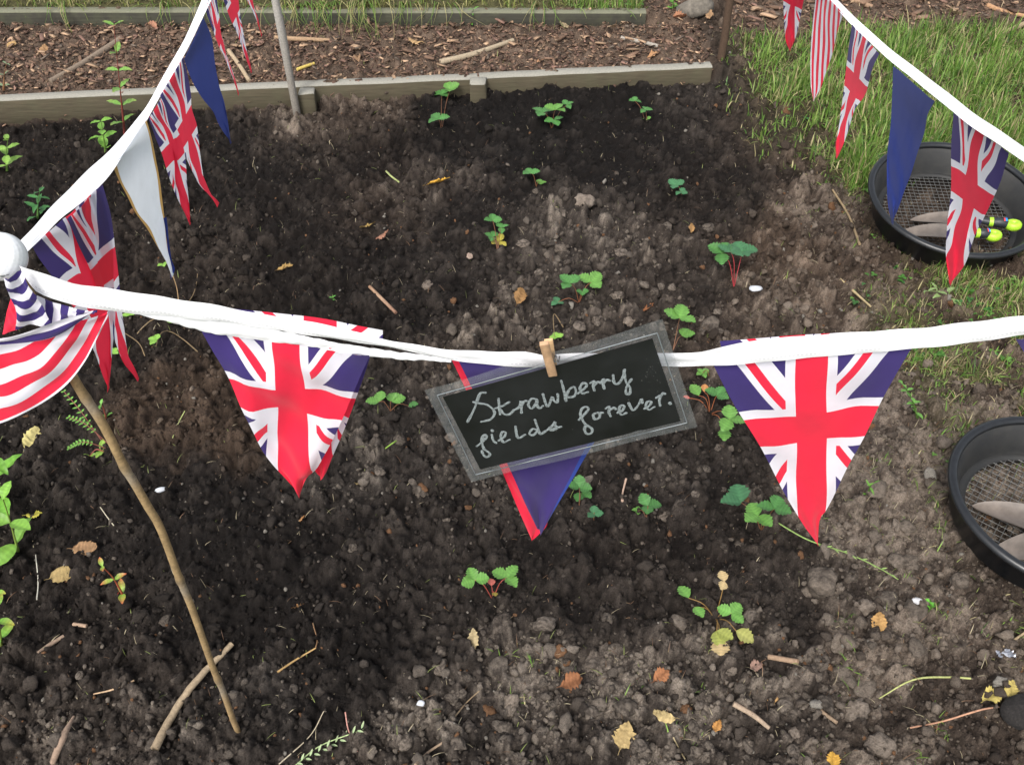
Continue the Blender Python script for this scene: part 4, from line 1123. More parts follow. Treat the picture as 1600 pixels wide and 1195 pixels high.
M_REDL = plain_mat("red print", (.6, .05, .05), .4)
def trowel(tip, end, label, z0, z1, w=.032, bl=.16, frac=None):
    """tip and end are spots of the photograph; the tool lies inside a sieve"""
    A = np.array(uz(tip[0], tip[1], z0)); B = np.array(uz(end[0], end[1], z1)); d = B - A; L = np.linalg.norm(d); x = d / L
    y = np.cross([0, 0, 1.0], x); y /= np.linalg.norm(y); z = np.cross(x, y)
    root = empty("hand_trowel", A, label, "trowel", "hand trowels lying in the sieves")
    n, m = 18, 9; t = np.linspace(0, 1, n); hw = w * np.sin(np.clip(t * 1.25, 0, 1) * math.pi / 2) ** .58 * (1 - .75 * sstep(.82, 1, t)); hw[0] = .0015
    c = np.linspace(-1, 1, m)
    P = A + x * (t * bl)[:, None, None] + y * (hw[:, None] * c[None])[..., None] + z * ((c[None] ** 2) * hw[:, None] * .35)[..., None] + z * (.004 * np.sin(t * math.pi))[:, None, None]
    rs = np.random.default_rng(3)
    C = np.array([.115, .10, .088])[None, None] * (1 - .35 * np.exp(-((t[:, None] - .6) / .25) ** 2 - (c[None] / .6) ** 2))[..., None] + np.array([.03, .018, .008]) * (1 - t[:, None, None])
    P2 = P - z * .0014
    mb = MB(); mb.add(P.reshape(-1, 3), grid_faces(n, m), C.reshape(-1, 3)); mb.add(P2.reshape(-1, 3), grid_faces(n, m), C.reshape(-1, 3)); mb.build("blade", M_STEEL, root, smooth=True)
    mb = MB(); tube(mb, [A + x * (bl - .01), A + x * (bl + .02) + z * .010, A + x * (bl + .045) + z * .006], [.008, .009, .011], k=10); mb.build("socket", M_GRIP, root, smooth=True)
    hl = L - bl - .045
    mb = MB(); tube(mb, smooth_line([A + x * (bl + .044) + z * .006, A + x * (bl + .044 + hl * .5) + z * .006, B - x * .018], 12), [.010, .0125, .0135, .0125, .0115], k=14); mb.build("handle", M_GRIP, root, smooth=True)
    for mt, s0, s1, nm in ((M_BLUEL, .60, .68, "printed_mark"), (M_REDL, .52, .585, "printed_mark")):
        q = lambda f: A + x * (bl + .044 + hl * f) + z * .006
        mb = MB(); V = []; th = np.linspace(.4, 2.2, 6)
        for f in (s0, s1):
            V += [q(f) + (np.cos(a) * -y * -1 + np.sin(a) * z) * .0142 for a in th]
        mb.add(np.array(V), grid_faces(2, 6)); mb.build(nm, mt, root, smooth=True)
    mb = MB(); tube(mb, smooth_line([A + x * (bl + .038) + z * .007, A + x * (bl + .048) + z * .007], 3), [.0125, .013], k=12); mb.build("collar", M_LIME, root, smooth=True)
    # rubber end with a hanging hole through it
    mb = MB(); nu, nv = 26, 12; Rm, rm = .0125, .0095
    V = []
    for i in range(nu):
        a = i / nu * 2 * math.pi
        for j in range(nv):
            bb = j / nv * 2 * math.pi
            V.append(B + x * ((Rm + rm * math.cos(bb)) * math.cos(a)) + y * ((Rm * .8 + rm * math.cos(bb)) * math.sin(a)) * 1.0 + z * (rm * 1.25 * math.sin(bb)))
    f = grid_faces(nu + 1, nv, True) % (nu * nv); mb.add(np.array(V), f); mb.build("rubber_end", M_LIME, root, smooth=True)
sieve(1470, 357, .230, (R_(8), R_(0)), 0, "black round sieve on the grass, the farther one, under the navy pennant", R_(-4))
trowel((1422, 344), (1583, 352), "hand trowel behind, its lime end nearest the right edge", .055, .085)
trowel((1402, 366), (1552, 368), "hand trowel in front, resting on the far sieve's wall", .070, .085)
sieve(1622, 824, .202, (R_(3), R_(0)), 0, "black round sieve cut by the right edge, the nearer one", R_(-38))
trowel((1519, 790), (1720, 850), "hand trowel in the near sieve, its whole blade showing", .05, .065, .034)
trowel((1545, 868), (1745, 842), "hand trowel in the near sieve, half hidden by the rim", .05, .065, .034)

# ------------------------------------------------------------------ cane with ball, bunting, sign
def cane():
    base = gp(372, 1140)
    pts = [(372, 1142), (347, 1076), (334, 1046), (301, 953), (279, 900), (251, 826), (231, 791), (208, 751), (194, 729), (161, 663), (120, 600), (70, 505), (15, 400)]
    z0 = base[2]
    tops = uy(12, 398, .655)
    P = []
    for i, (x, y) in enumerate(pts):
        f = (1142 - y) / 742.0; P.append(uy(x, y, base[1] + (.690 - base[1]) * f))
    P = [np.array([P[0][0] + .01, P[0][1], -.1])] + P
    root = empty("bamboo_cane", P[1], "leaning bamboo cane pushed into the soil under the golf ball", "cane")
    L = smooth_line(P, 140); n = len(L); R = np.linspace(.0047, .0052, n)
    pxs = np.array([to_px(*q)[1] for q in L])
    C = np.tile(np.array([.27, .185, .092]), (n, 1)); C *= (1 + .16 * np.sin(np.arange(n) * .9) * RNG.random(n))[:, None]
    for yn in (730, 905, 1061, 620, 530):
        w = np.exp(-((pxs - yn) / 4.0) ** 2); R += w * .0013; C = C * (1 - .45 * w[:, None])
        w2 = np.exp(-((pxs - yn - 14) / 12.0) ** 2); C = C * (1 - .6 * w2[:, None]) + np.array([.22, .20, .17]) * .6 * w2[:, None]
    mb = MB(); tube(mb, L, R, C, 14); mb.build("cane_shaft", M_STICK, root, smooth=True)
    return P
cane_pts = cane()
def ball():
    m, nt, p = new_mat("golf ball"); n = noise_node(nt, 170, 3, .6); X.nt = nt
    tc = nd(nt, "ShaderNodeTexCoord"); sp = nd(nt, "ShaderNodeSeparateXYZ"); nt.links.new(tc.outputs['Object'], sp.inputs[0])
    # a worn dark print low on one side
    zz, xx = X(sp.outputs[2]), X(sp.outputs[0])
    msk = ((zz + .0085).abs() < .0026).min((xx - .007).abs() < .0085)
    k = msk.min(X(n.outputs['Fac']) > .53)
    c = mixc(nt, k * .75, (.84, .85, .86), (.06, .06, .07)); nt.links.new(c, p.inputs['Base Color']); p.inputs['Roughness'].default_value = .3
    V, T = ico(5); nd_ = 300; i = np.arange(nd_) + .5; ph = np.arccos(1 - 2 * i / nd_); th = math.pi * (1 + 5 ** .5) * i
    D = np.stack([np.cos(th) * np.sin(ph), np.sin(th) * np.sin(ph), np.cos(ph)], 1)
    dd = np.arccos(np.clip((V @ D.T).max(1), -1, 1)); V = V * (.0225 - .00035 * np.clip(1 - (dd / .085) ** 2, 0, 1))[:, None]
    q = uy(2, 401, .672); mb = MB(); mb.add(V + q, T); o = mb.build("golf_ball", m, None, origin=q, smooth=True)
    tag(o, "white golf ball stuck on the top of the cane", "golf ball")
ball()

def rails(A, B, fa, fb, nu, nv, uv, wave=0.0, seed=0):
    """a sheet of cloth between two edges given as spots of the photograph"""
    a = smooth_line(A, nu); b = smooth_line(B, nu)
    PA = np.array([fa(x, y, i / (nu - 1)) for i, (x, y) in enumerate(a)]); PB = np.array([fb(x, y, i / (nu - 1)) for i, (x, y) in enumerate(b)])
    t = np.linspace(0, 1, nv); V = PA[:, None] * (1 - t)[None, :, None] + PB[:, None] * t[None, :, None]
    if wave:
        s = np.linspace(0, 1, nu)[:, None]; rs = np.random.default_rng(seed)
        w = np.sin(s * 9 + t[None] * 5 + rs.random() * 6) + .6 * np.sin(s * 21 - t[None] * 9 + rs.random() * 6)
        w = w + .35 * np.sin(t[None] * 26 + s * 7 + rs.random() * 6) * (1 - s) ** 2 + .5 * np.sin(t[None] * 7 + s * 3 + rs.random() * 6)
        V[..., 1] += wave * w * np.minimum(1, np.minimum(t, 1 - t)[None] * 6 + .3)
    UV = np.array([[uv(i / (nu - 1), tt) for tt in t] for i in range(nu)]).reshape(-1, 2)
    return V.reshape(-1, 3), grid_faces(nu, nv), UV
def cloth(name, V, T, UV, mat, parent, label=None):
    w = np.array(world_loc(parent)); o = link(name, mesh_np(name, V - w, T, None, True, UV), mat, parent)
    if label: o['label'] = label
    return o
def tri_uv(s, t, tri=True): return ((t - .5) * (1 - s), s)
def edge_uv(s, t): return (t * 2 - 1, s)
def pennant(parent, Ledge, Redge, depth, mat, label=None, uvf=tri_uv, wave=.0048, seed=1, name="pennant", nu=40, nv=24, off=0.0):
    """depth: ('y', y) a pennant hanging at that distance, ('z', zL, zR, drop) one hanging that far below its tape"""
    if depth[0] == 'y':
        y0 = depth[1]; f = lambda x, y, s: uy(x, y, y0 + off)
        fL = fR = f
    else:
        _, zl, zr, drop = depth
        fL = lambda x, y, s: uz(x, y, zl - drop * s - .0); fR = lambda x, y, s: uz(x, y, zr - (drop + zr - zl) * s)
    V, T, UV = rails(Ledge, Redge, fL, fR, nu, nv, uvf, wave, seed)
    if depth[0] != 'y' and off: V = V + np.array([0, off, 0])
    return cloth(name, V, T, UV, mat, parent, label)
def tape(parent, top, bot, f, label=None, n=120, name="tape", wave=.0006, seed=4):
    def uv(s, t): return (s, t)
    V, T, UV = rails(top, bot, f, f, n, 7, uv, wave, seed)
    # a folded tape: give it a rounded front
    nv = 7; V = V.reshape(n, nv, 3); t = np.linspace(-1, 1, nv); V[..., 1] -= (.0009 * (1 - t ** 4))[None]
    s_ = np.linspace(0, 1, n)[:, None]; V[..., 1] += .0009 * np.sin(s_ * 47 + t[None] * 2.5) * np.sin(s_ * 17) + .0005 * np.sin(s_ * 130 - t[None] * 4)
    V[..., 2] += .0005 * np.sin(s_ * 90 + 1) * np.sin(s_ * 23)
    back = V.copy(); back[..., 1] += (.0018 * (1 - t ** 4))[None] + .0002
    V2 = np.concatenate([V.reshape(-1, 3), back.reshape(-1, 3)]); T2 = np.concatenate([T, T[:, ::-1] + n * nv]); UV2 = np.concatenate([UV, UV])
    return cloth(name, V2, T2, UV2, M_TAPE, parent, label)

YF = .660
front = empty("bunting", uy(30, 430, YF), "nearest bunting string, tied to the golf ball cane and carrying the sign", "bunting", "strings of bunting round the bed")
fy = lambda x, y, s: uy(x, y, YF)
tape(front, [(30, 415), (70, 428), (130, 446), (200, 456), (270, 466), (340, 478), (400, 489), (480, 503), (560, 520), (620, 534), (700, 546), (760, 548), (820, 551), (848, 556), (880, 553), (960, 552), (1045, 551), (1090, 550), (1130, 541), (1200, 530), (1300, 522), (1425, 513), (1520, 503), (1600, 494), (1750, 478)],
     [(38, 432), (62, 458), (125, 478), (200, 490), (260, 494), (330, 501), (400, 510), (480, 523), (560, 536), (620, 545), (700, 562), (760, 569), (820, 573), (848, 574), (880, 573), (960, 572), (1045, 572), (1090, 572), (1130, 570), (1200, 565), (1300, 556), (1425, 545), (1520, 534), (1600, 524), (1750, 508)], fy)
tape(front, [(235, 488), (330, 500), (400, 508), (480, 526), (560, 541), (640, 552), (705, 562)], [(215, 490), (270, 505), (330, 520), (400, 531), (480, 541), (560, 555), (640, 562), (705, 565)], lambda x, y, s: uy(x, y, YF + .004), n=60, seed=9)
# left union pennant: back panel, front panel, turned-over top
p1 = pennant(front, [(308, 508), (355, 587), (380, 640), (405, 695), (427, 728), (449, 753), (469, 772)], [(579, 552), (556, 605), (535, 655), (514, 697), (495, 732), (479, 747), (469, 772)], ('y', YF + .006), M_UNION, "union flag pennant left of the sign, its tip curled", seed=3)
pennant(p1, [(420, 530), (440, 600), (465, 690), (496, 742)], [(578, 558), (562, 606), (540, 666), (521, 709), (510, 737), (503, 746)], ('y', YF + .024), M_UNION, name="back_panel", wave=.003, seed=5, uvf=lambda s, t: ((.5 - t) * (1 - s) * 1.0 + .02, s * .92))
V, T, UV = rails([(352, 481), (430, 489), (500, 497), (560, 509), (598, 516)], [(352, 492), (430, 502), (500, 512), (560, 523), (598, 533)], lambda x, y, s: uy(x, y, YF + .003), lambda x, y, s: uy(x, y, YF + .001), 40, 4, lambda s, t: ((s - .6) * .75, .10 + .06 * t))
cloth("turned_top", V, T, UV, M_UNION, p1)
# navy pennant with the red panel behind it
p2 = pennant(front, [(713, 556), (756, 645), (799, 738), (840, 827)], [(1003, 566), (962, 635), (921, 704), (845, 832)], ('y', YF + .008), M_NAVYF, "navy pennant with red edge hanging behind the sign", edge_uv, seed=7, wave=.003)
pennant(p2, [(705, 561), (750, 655), (790, 750), (831, 844)], [(760, 566), (790, 640), (820, 740), (856, 810), (838, 838), (831, 844)], ('y', YF + .022), M_REDC, name="back_panel", wave=.002, seed=8)
# right union pennant
p3 = pennant(front, [(1113, 567), (1145, 629), (1187, 696), (1223, 766), (1254, 818), (1278, 850)], [(1426, 541), (1385, 613), (1356, 672), (1327, 724), (1307, 766), (1291, 797), (1281, 812), (1278, 850)], ('y', YF + .006), M_UNION, "union flag pennant right of the sign, hanging flat", seed=11, wave=.002)
pennant(p3, [(1135, 572), (1180, 660), (1225, 745), (1262, 822)], [(1400, 548), (1350, 650), (1300, 745), (1282, 806)], ('y', YF + .018), M_UNION, name="back_panel", wave=.002, seed=12, uvf=lambda s, t: ((.5 - t) * (1 - s), s * .9 + .03))
V, T, UV = rails([(1125, 533), (1180, 529), (1240, 524), (1330, 519)], [(1128, 548), (1180, 543), (1240, 537), (1330, 530)], lambda x, y, s: uy(x, y, YF + .003), lambda x, y, s: uy(x, y, YF + .001), 30, 4, lambda s, t: ((s - .55) * .8, .10 + .06 * t))
cloth("turned_top", V, T, UV, M_UNION, p3)
pennant(front, [(1586, 528), (1620, 580), (1700, 690)], [(1790, 510), (1760, 600), (1700, 690)], ('y', YF + .006), M_NAVYF, "navy pennant just entering at the right edge", edge_uv, seed=13)
# striped pennant gathered under the ball: several folds
p4 = pennant(front, [(-60, 520), (0, 530), (60, 520), (110, 505), (150, 494), (168, 488)], [(-60, 668), (0, 661), (55, 636), (100, 606), (132, 566), (152, 528), (170, 492)], ('y', YF + .004), M_STRIPEV, "striped red white and blue pennant gathered under the ball", lambda s, t: (s, (1 - t) * float(np.interp(s, [0, .25, .5, .75, .9, 1], [140, 132, 118, 74, 36, 3])) / 40.0), wave=.003, seed=15)
V, T, UV = rails([(-60, 530), (0, 529), (50, 516), (95, 500), (142, 488)], [(-60, 541), (0, 539), (50, 534), (95, 522), (142, 490)], lambda x, y, s: uy(x, y, YF - .010), lambda x, y, s: uy(x, y, YF - .005), 40, 8, lambda s, t: (s, t * .56 + .02), .001, 3)
cloth("blue_hem", V, T, UV, cloth_mat("blue hem cotton", stripes(1.75, BLU, WHT, 'v', .0)), p4)
V, T, UV = rails([(38, 446), (60, 462), (95, 476), (152, 488)], [(36, 500), (60, 508), (85, 512), (118, 497), (146, 489)], lambda x, y, s: uy(x, y, YF - .000), lambda x, y, s: uy(x, y, YF - .004), 40, 16, lambda s, t: (t, s * 1.55), .002, 6)
cloth("striped_fold", V, T, UV, M_BSTRIPE, p4)
V, T, UV = rails([(6, 436), (14, 460), (26, 490), (24, 515)], [(33, 424), (48, 450), (66, 478), (80, 504)], lambda x, y, s: uy(x, y, YF - .016), lambda x, y, s: uy(x, y, YF - .010), 40, 14, lambda s, t: (t, s * 1.25 - .16 * math.sin(t * 3.1)), .002, 6)
cloth("striped_fold", V, T, UV, M_BSTRIPE, p4)
V, T, UV = rails([(18, 462), (10, 490), (4, 522)], [(28, 480), (28, 500), (26, 516)], lambda x, y, s: uy(x, y, YF - .004), lambda x, y, s: uy(x, y, YF - .010), 20, 8, lambda s, t: (t, s * .5 + .1), .001, 2)
cloth("striped_fold", V, T, UV, M_STRIPEV, p4)

# left string, running away from the ball to the pale stake
def z_left(y):   # its height against the photograph's row, sagging between ball and stake
    return float(np.interp(y, [-120, 0, 100, 200, 300, 390], [.80, .78, .79, .82, .88, .965]))
left = empty("bunting", uz(40, 385, .96), "left bunting string running back from the golf ball to the pale stake", "bunting", "strings of bunting round the bed")
fl = lambda x, y, s: uz(x, y, z_left(y))
def tape_flat(parent, A, B, f, n=80, seed=2):
    V, T, UV = rails(A, B, f, f, n, 6, lambda s, t: (s, t), .0, seed)
    V = V.reshape(n, 6, 3); t = np.linspace(-1, 1, 6); V[..., 2] += (.0010 * (1 - t ** 4))[None]
    s_ = np.linspace(0, 1, n)[:, None]; V[..., 2] += .0010 * np.sin(s_ * 40 + t[None] * 3) * np.sin(s_ * 13)
    b_ = V.copy(); b_[..., 2] -= (.0020 * (1 - t ** 4))[None] + .0002
    return cloth("tape", np.concatenate([V.reshape(-1, 3), b_.reshape(-1, 3)]), np.concatenate([T, T[:, ::-1] + n * 6]), np.concatenate([UV, UV]), M_TAPE, parent)
tape_flat(left, [(30, 378), (62, 344), (102, 301), (141, 262), (181, 226), (213, 186), (231, 163), (251, 126), (271, 93), (291, 55), (312, 8), (330, -40), (352, -90), (385, -135)],
     [(40, 396), (85, 352), (125, 318), (155, 292), (178, 264), (203, 226), (228, 190), (245, 160), (264, 127), (286, 90), (310, 42), (330, 0), (346, -36), (366, -84), (395, -128)], fl)
def zpen(parent, L, R, zl, zr, mat, label=None, drop=.285, **kw):
    return pennant(parent, L, R, ('z', zl, zr, drop), mat, label, **kw)
q = zpen(left, [(52, 384), (75, 425), (105, 470), (130, 505), (148, 550), (160, 585), (170, 608)], [(157, 292), (170, 345), (176, 395), (177, 440), (180, 490), (176, 550), (170, 608)], .955, .89, M_UNION, "union flag pennant nearest the ball on the left string", seed=21)
zpen(q, [(100, 350), (135, 420), (160, 490), (185, 560), (213, 602)], [(157, 294), (173, 360), (183, 440), (190, 520), (198, 565), (213, 602)], .93, .885, M_UNION, name="back_panel", seed=22, off=.008)
zpen(left, [(176, 262), (192, 292), (212, 330), (232, 362), (250, 392), (262, 414), (270, 432)], [(229, 188), (240, 230), (248, 270), (254, 310), (258, 350), (262, 390), (270, 432)], .855, .83, M_GOLD, "white pennant with gold edges on the left string", uvf=edge_uv, seed=24)
zpen(left, [(223, 352), (240, 384), (254, 412), (262, 430), (264, 444)], [(257, 346), (261, 385), (265, 412), (270, 428), (264, 444)], .67, .67, M_NAVY, "navy tip behind the white gold edged pennant", drop=.11, seed=25, uvf=edge_uv, off=.012, wave=.001)
mb = MB(); t0 = uz(270, 430, .57); t1 = uz(279, 470, .52); tube(mb, smooth_line([t0, (t0 + t1) / 2 + [.002, 0, 0], t1], 6), .0008, (.42, .28, .15), 4); w_ = mb.build("loose_thread", M_STICK, left)
zpen(left, [(232, 186), (244, 215), (256, 250), (268, 290), (285, 325), (297, 352)], [(254, 150), (268, 185), (282, 212), (290, 250), (292, 290), (296, 325), (297, 352)], .825, .81, M_UNION, "union flag pennant right of the gold edged one", seed=26)
zpen(left, [(250, 150), (266, 185), (281, 215), (292, 250), (315, 290), (341, 321)], [(286, 90), (298, 140), (300, 170), (308, 200), (314, 250), (322, 290), (341, 321)], .812, .79, M_UNION, "union flag pennant overlapping the one before, below the navy one", seed=27)
zpen(left, [(288, 92), (296, 118), (312, 150), (332, 172), (342, 195), (361, 224)], [(318, 28), (330, 55), (335, 95), (342, 135), (352, 165), (361, 224)], .79, .785, M_NAVY, "navy pennant high on the left string", seed=28, uvf=edge_uv, wave=.006)
zpen(left, [(320, 16), (330, 42), (338, 62), (350, 88), (362, 118), (373, 148)], [(334, -30), (341, 15), (344, 45), (352, 80), (364, 112), (373, 148)], .782, .785, M_UNION, "union flag pennant at the top, left of the stake", seed=29)
zpen(left, [(340, -28), (352, 8), (363, 35), (374, 62), (383, 90), (393, 114)], [(360, -70), (371, -10), (376, 25), (382, 62), (388, 92), (393, 114)], .785, .79, M_UNION, "narrow union flag pennant at the top, second from the stake", seed=30)
zpen(left, [(366, -72), (378, -20), (392, 12), (402, 34), (409, 57)], [(386, -110), (390, -40), (396, 5), (404, 34), (409, 57)], .79, .795, M_UNION, "union flag pennant tip at the top edge nearest the stake", seed=31)

# right string, coming forward from the dark stake
def z_right(y): return float(np.interp(y, [-120, 0, 120, 240, 330], [.72, .66, .72, .86, .95]))
right = empty("bunting", uz(1310, 0, .66), "right bunting string slanting over the grass and the far sieve", "bunting", "strings of bunting round the bed")
fr = lambda x, y, s: uz(x, y, z_right(y))
tape_flat(right, [(1175, -118), (1240, -60), (1304, -4), (1351, 42), (1396, 80), (1451, 122), (1514, 171), (1600, 230), (1720, 320)],
     [(1168, -108), (1234, -48), (1298, 5), (1343, 52), (1390, 94), (1443, 137), (1506, 189), (1598, 252), (1710, 344)], fr)
zpen(right, [(1220, -65), (1224, -20), (1224, 15), (1226, 45), (1228, 65), (1234, 80)], [(1262, -40), (1258, -10), (1253, 15), (1246, 48), (1240, 68), (1234, 80)], .68, .67, M_UNION, "union flag pennant at the top edge on the right string", seed=41)
zpen(right, [(1276, -22), (1272, 20), (1268, 60), (1266, 100), (1267, 135), (1271, 158)], [(1318, 22), (1308, 50), (1302, 80), (1292, 110), (1282, 138), (1271, 158)], .665, .675, M_STRIPE, "red and white striped pennant on the right string", uvf=lambda s, t: (t * (1 - .75 * s) * .92, s), seed=42, wave=.002)
zpen(right, [(1331, 38), (1325, 80), (1321, 120), (1316, 160), (1310, 200), (1306, 225), (1307, 248)], [(1374, 84), (1364, 105), (1357, 130), (1350, 152), (1335, 175), (1322, 215), (1307, 248)], .69, .715, M_UNION, "union flag pennant between the striped and the navy one", seed=43)
zpen(right, [(1396, 104), (1394, 150), (1392, 190), (1387, 230), (1386, 280), (1388, 320), (1394, 350)], [(1460, 158), (1450, 180), (1444, 210), (1432, 245), (1420, 280), (1406, 320), (1394, 350)], .73, .76, M_NAVY, "plain navy pennant hanging in front of the far sieve", seed=44, uvf=edge_uv)
zpen(right, [(1489, 176), (1486, 215), (1486, 260), (1486, 310), (1480, 350), (1478, 400), (1484, 444)], [(1577, 240), (1568, 268), (1556, 300), (1545, 325), (1528, 360), (1508, 412), (1484, 444)], .79, .83, M_UNION, "large union flag pennant hanging over the far sieve", seed=45)

# sign
YS = .638
def S(zx, zy, dy=0.0):
    """spots measured on an enlargement of the sign"""
    return uy(660 + zx / 3.2295, 490 + zy / 3.2295, YS + dy)
sign = empty("laminated_sign", S(640, 280), "laminated black sign with chalk writing, tilted on the near tape", "sign")
def sheet_z(name, corners, dy, mat, nu=14, nv=8, warp=0.0, parent=sign, th=.0006, col=(.5, .5, .5)):
    tl, tr, br_, bl_ = [np.array(c, float) for c in corners]; rs = np.random.default_rng(4)
    s = np.linspace(0, 1, nu); t = np.linspace(0, 1, nv); P = []
    for a in s:
        for b2 in t:
            z = (tl * (1 - a) + tr * a) * (1 - b2) + (bl_ * (1 - a) + br_ * a) * b2
            ed = (1 - min(1, min(b2, 1 - b2) * 5)); w = warp * ed * math.sin(a * 11 + b2 * 3)
            P.append(S(z[0], z[1] + w * 2500 * (1 if b2 < .5 else .6), dy + w))
    P = np.array(P); mb = MB(); mb.add(P, grid_faces(nu, nv), col); return mb.build(name, mat, parent, smooth=True)
def film_mat():
    m, nt, p = new_mat("clear laminate"); nt.nodes.remove(p)
    tr = nd(nt, "ShaderNodeBsdfTransparent"); gl = nd(nt, "ShaderNodeBsdfGlossy"); df = nd(nt, "ShaderNodeBsdfDiffuse"); n = noise_node(nt, 60, 5, .7)
    gl.inputs['Roughness'].default_value = .18; df.inputs['Color'].default_value = (.50, .53, .55, 1)
    m1, m2 = nd(nt, "ShaderNodeMixShader"), nd(nt, "ShaderNodeMixShader"); fr_ = nd(nt, "ShaderNodeFresnel"); fr_.inputs[0].default_value = 1.5
    X.nt = nt; k = X(n.outputs['Fac']) * .16 + .035
    nt.links.new(k.v, m1.inputs[0]); nt.links.new(tr.outputs[0], m1.inputs[1]); nt.links.new(df.outputs[0], m1.inputs[2])
    nt.links.new(fr_.outputs[0], m2.inputs[0]); nt.links.new(m1.outputs[0], m2.inputs[1]); nt.links.new(gl.outputs[0], m2.inputs[2])
    nt.links.new(m2.outputs[0], nt.nodes["Material Output"].inputs['Surface']); return m
M_FILM = film_mat()
M_CARD = plain_mat("chalkboard card", (.0065, .0068, .0075), .42, nscale=14, lo=.6, hi=2.2)
M_CHALK = plain_mat("chalk pen", (.21, .24, .245), .9, nscale=420, lo=.35, hi=1.25)
M_DUST = plain_mat("chalk dust", (.16, .16, .15), .9)
PO = [(10, 385), (1212, 32), (1388, 568), (248, 850)]
CA = [(103, 420), (1160, 125), (1303, 542), (292, 785)]
sheet_z("pouch", PO, .0, M_FILM, 40, 12, .0022)
sheet_z("card", CA, -.0012, M_CARD)
# raised seam of the laminate round the card
seam = MB()
SE = [(75, 412), (1185, 98), (1335, 550), (268, 812)]
for a, b2 in zip(SE, SE[1:] + SE[:1]):
    A_, B_ = S(*a, -.0008), S(*b2, -.0008); tube(seam, smooth_line([A_, B_], 8), .0006, k=5, cap=False)
seam.build("seam", plain_mat("laminate seam", (.16, .18, .19), .3), sign)
# letters traced stroke by stroke on the enlargement
STROKES = [
    ("S", [[(228, 545), (262, 480), (290, 405), (318, 398)], [(258, 446), (285, 452), (322, 458), (354, 480), (364, 505), (345, 532), (318, 541), (297, 545)]]),
    ("t", [[(384, 428), (388, 470), (392, 508)], [(368, 478), (405, 465), (438, 446)], [(392, 480), (410, 505), (438, 508), (460, 490)]]),
    ("r", [[(458, 488), (490, 470), (497, 440), (500, 470), (500, 500)], [(500, 470), (510, 445), (525, 440)]]),
    ("a", [[(575, 432), (550, 430), (535, 458), (550, 480), (572, 455), (580, 430), (578, 460), (592, 478), (608, 465)]]),
    ("w", [[(608, 405), (618, 440), (632, 468), (650, 435), (655, 420), (665, 440), (680, 448), (684, 420), (682, 405)]]),
    ("b", [[(700, 338), (712, 380), (725, 440)], [(722, 425), (740, 385), (765, 370), (775, 395), (762, 418), (725, 422)]]),
    ("e", [[(785, 402), (805, 388), (830, 362), (812, 350), (795, 375), (805, 402), (835, 395)]]),
    ("r", [[(848, 350), (868, 340), (862, 365), (868, 388)], [(866, 362), (885, 345), (898, 350)]]),
    ("r", [[(898, 350), (915, 330), (912, 355), (918, 378)], [(915, 352), (930, 335), (945, 338)]]),
    ("y", [[(962, 310), (968, 350), (990, 352), (1012, 318), (1020, 282)], [(1018, 300), (1028, 345), (1048, 375), (1045, 405), (1028, 402), (1030, 370), (1055, 330)]]),
    ("f", [[(275, 668), (305, 645), (325, 620), (312, 612), (300, 635), (310, 680), (340, 705), (328, 724), (308, 712), (300, 690)]]),
    ("i", [[(350, 610), (358, 640), (372, 652)], [(352, 588), (354, 591)]]),
    ("e", [[(385, 640), (412, 622), (420, 600), (402, 598), (396, 622), (410, 648), (440, 635)]]),
    ("l", [[(470, 568), (474, 600), (485, 628), (518, 610)]]),
    ("d", [[(575, 585), (555, 582), (540, 605), (560, 612), (582, 590)], [(568, 535), (582, 575), (595, 606), (625, 590)]]),
    ("s", [[(632, 585), (655, 565), (670, 545), (668, 562), (682, 575), (660, 588), (645, 585), (700, 570)]]),
    ("f", [[(790, 535), (815, 510), (838, 482), (825, 470), (805, 480), (798, 510), (820, 555), (855, 580), (852, 602), (830, 606), (818, 585), (825, 560)]]),
    ("o", [[(880, 500), (862, 510), (870, 532), (892, 525), (895, 505), (880, 500), (910, 500)]]),
    ("r", [[(925, 478), (945, 468), (940, 495), (950, 518)], [(942, 490), (965, 475), (975, 482)]]),
    ("e", [[(985, 500), (1010, 488), (1018, 465), (1000, 465), (992, 488), (1005, 510), (1030, 500)]]),
    ("v", [[(1040, 450), (1050, 470), (1065, 488), (1090, 460), (1105, 430), (1110, 450)]]),
    ("e", [[(1120, 480), (1145, 465), (1155, 445), (1135, 445), (1128, 468), (1145, 485), (1170, 470)]]),
    ("r", [[(1180, 425), (1200, 412), (1195, 440), (1200, 465)], [(1196, 435), (1212, 402), (1224, 405)]]),
    (".", [[(1248, 450), (1251, 454)]])]
lt = MB()
for _, strokes in STROKES:
    for st in strokes:
        P2 = smooth_line(st, max(8, 6 * len(st))); P = np.array([S(a, b2, -.0020) for a, b2 in P2])
        tg = np.gradient(P, axis=0); tg /= np.linalg.norm(tg, axis=1)[:, None] + 1e-9
        sd_ = np.cross(tg, [0, 1, 0]); w = .00145 * np.interp(np.arange(len(P)), np.arange(0, len(P) + 3, 3), .72 + .5 * RNG.random(len(np.arange(0, len(P) + 3, 3))))[:, None]
        if len(st) == 2 and np.hypot(st[0][0] - st[1][0], st[0][1] - st[1][1]) < 8: w = w * 1.3
        a0, a1 = P - sd_ * w, P + sd_ * w
        V = np.stack([a0, P - [0, .0003, 0], a1], 1).reshape(-1, 3); lt.add(V, grid_faces(len(P), 3))
        for e in (P[0], P[-1]):   # round ends
            th = np.linspace(0, 2 * math.pi, 9)[:-1]; rr = w.mean()
            lt.add(np.vstack([e + np.stack([np.cos(th) * rr, th * 0 - .0001, np.sin(th) * rr], 1), e + [[0, -.0003, 0]]]), [[i, (i + 1) % 8, 8] for i in range(8)])
lt.build("handwriting", M_CHALK, sign)
ds = MB(); rs = np.random.default_rng(2)
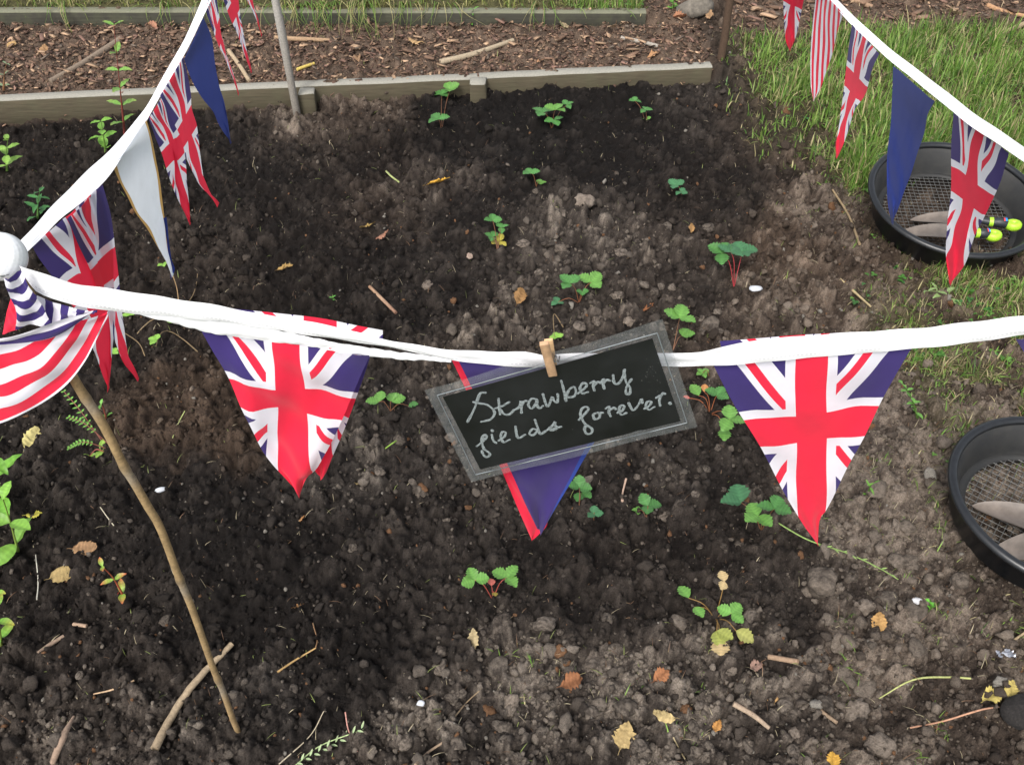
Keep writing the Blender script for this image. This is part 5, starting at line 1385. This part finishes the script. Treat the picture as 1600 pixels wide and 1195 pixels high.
for _ in range(34):
    if rs.random() < .6: a, b2 = rs.normal(1160, 35), rs.normal(300, 45)
    else: a, b2 = rs.uniform(330, 1180), rs.uniform(330, 600)
    if a > 1205: continue
    c = S(a, b2, -.0019); th = np.linspace(0, 2 * math.pi, 6)[:-1]; r = rs.uniform(.0002, .0005); ds.add(np.vstack([c + np.stack([np.cos(th) * r, th * 0, np.sin(th) * r], 1)]), [[0, 1, 2], [0, 2, 3], [0, 3, 4]])
ds.build("dust_specks", M_DUST, sign)['kind'] = 'stuff'
# clothes peg: two wooden halves and a wire spring
M_PEG = wood_board_mat("pale peg wood", (.62, .42, .22), (.56, .36, .19), 0.0)
M_PEG2 = plain_mat("darker peg wood grain", (.42, .26, .15), .7, nscale=150)  # a darker wood tone for one of the two jaws
pegr = empty("clothes_peg", uy(858, 558, YS - .01), "small wooden clothes peg holding the sign on the tape", "clothes peg")
def peg_half(a, b2, yoff, w, th, mat):
    A_, B_ = uy(a[0], a[1], YS + yoff[0]), uy(b2[0], b2[1], YS + yoff[1]); x = (B_ - A_); L = np.linalg.norm(x); x = x / L; y = np.array([1.0, 0, 0]); y -= x * (x @ y); y /= np.linalg.norm(y); z = np.cross(x, y)
    mb = MB(); n = 9; prof = [1, 1.05, 1.0, .75, .95, 1.1, 1.1, 1.0, .7]; V = []
    for i in range(n):
        c = A_ + x * L * i / (n - 1)
        for sy, sz in ((-1, -1), (1, -1), (1, 1), (-1, 1)): V.append(c + y * w / 2 * sy + z * th / 2 * sz * prof[i])
    mb.add(V, grid_faces(n, 4, True)); mb.add(np.array(V[:4]), [[0, 1, 2, 3]]); mb.add(np.array(V[-4:]), [[0, 1, 2, 3]]); return mb.build("jaw", mat, pegr)
peg_half((850, 536), (864, 586), (-.012, -.005), .0085, .0050, M_PEG2)
peg_half((857, 531), (866, 583), (.006, .0018), .0082, .0045, M_PEG)
mb = MB(); c = uy(862, 560, YS - .004)
for k_ in range(3):
    tube(mb, [c + np.array([-.005 + k_ * .004 + .0008 * a, .0032 * math.cos(a), .0032 * math.sin(a)]) for a in np.linspace(0, 6.28, 13)], .0006, k=5)
mb.build("spring", M_WIRE, pegr)
print("TRIS", sum(len(o.data.polygons) * (2 if o.name.startswith('garden_soil') else 1) for o in scene.objects if o.type == 'MESH'), "OBJ", len(scene.objects))
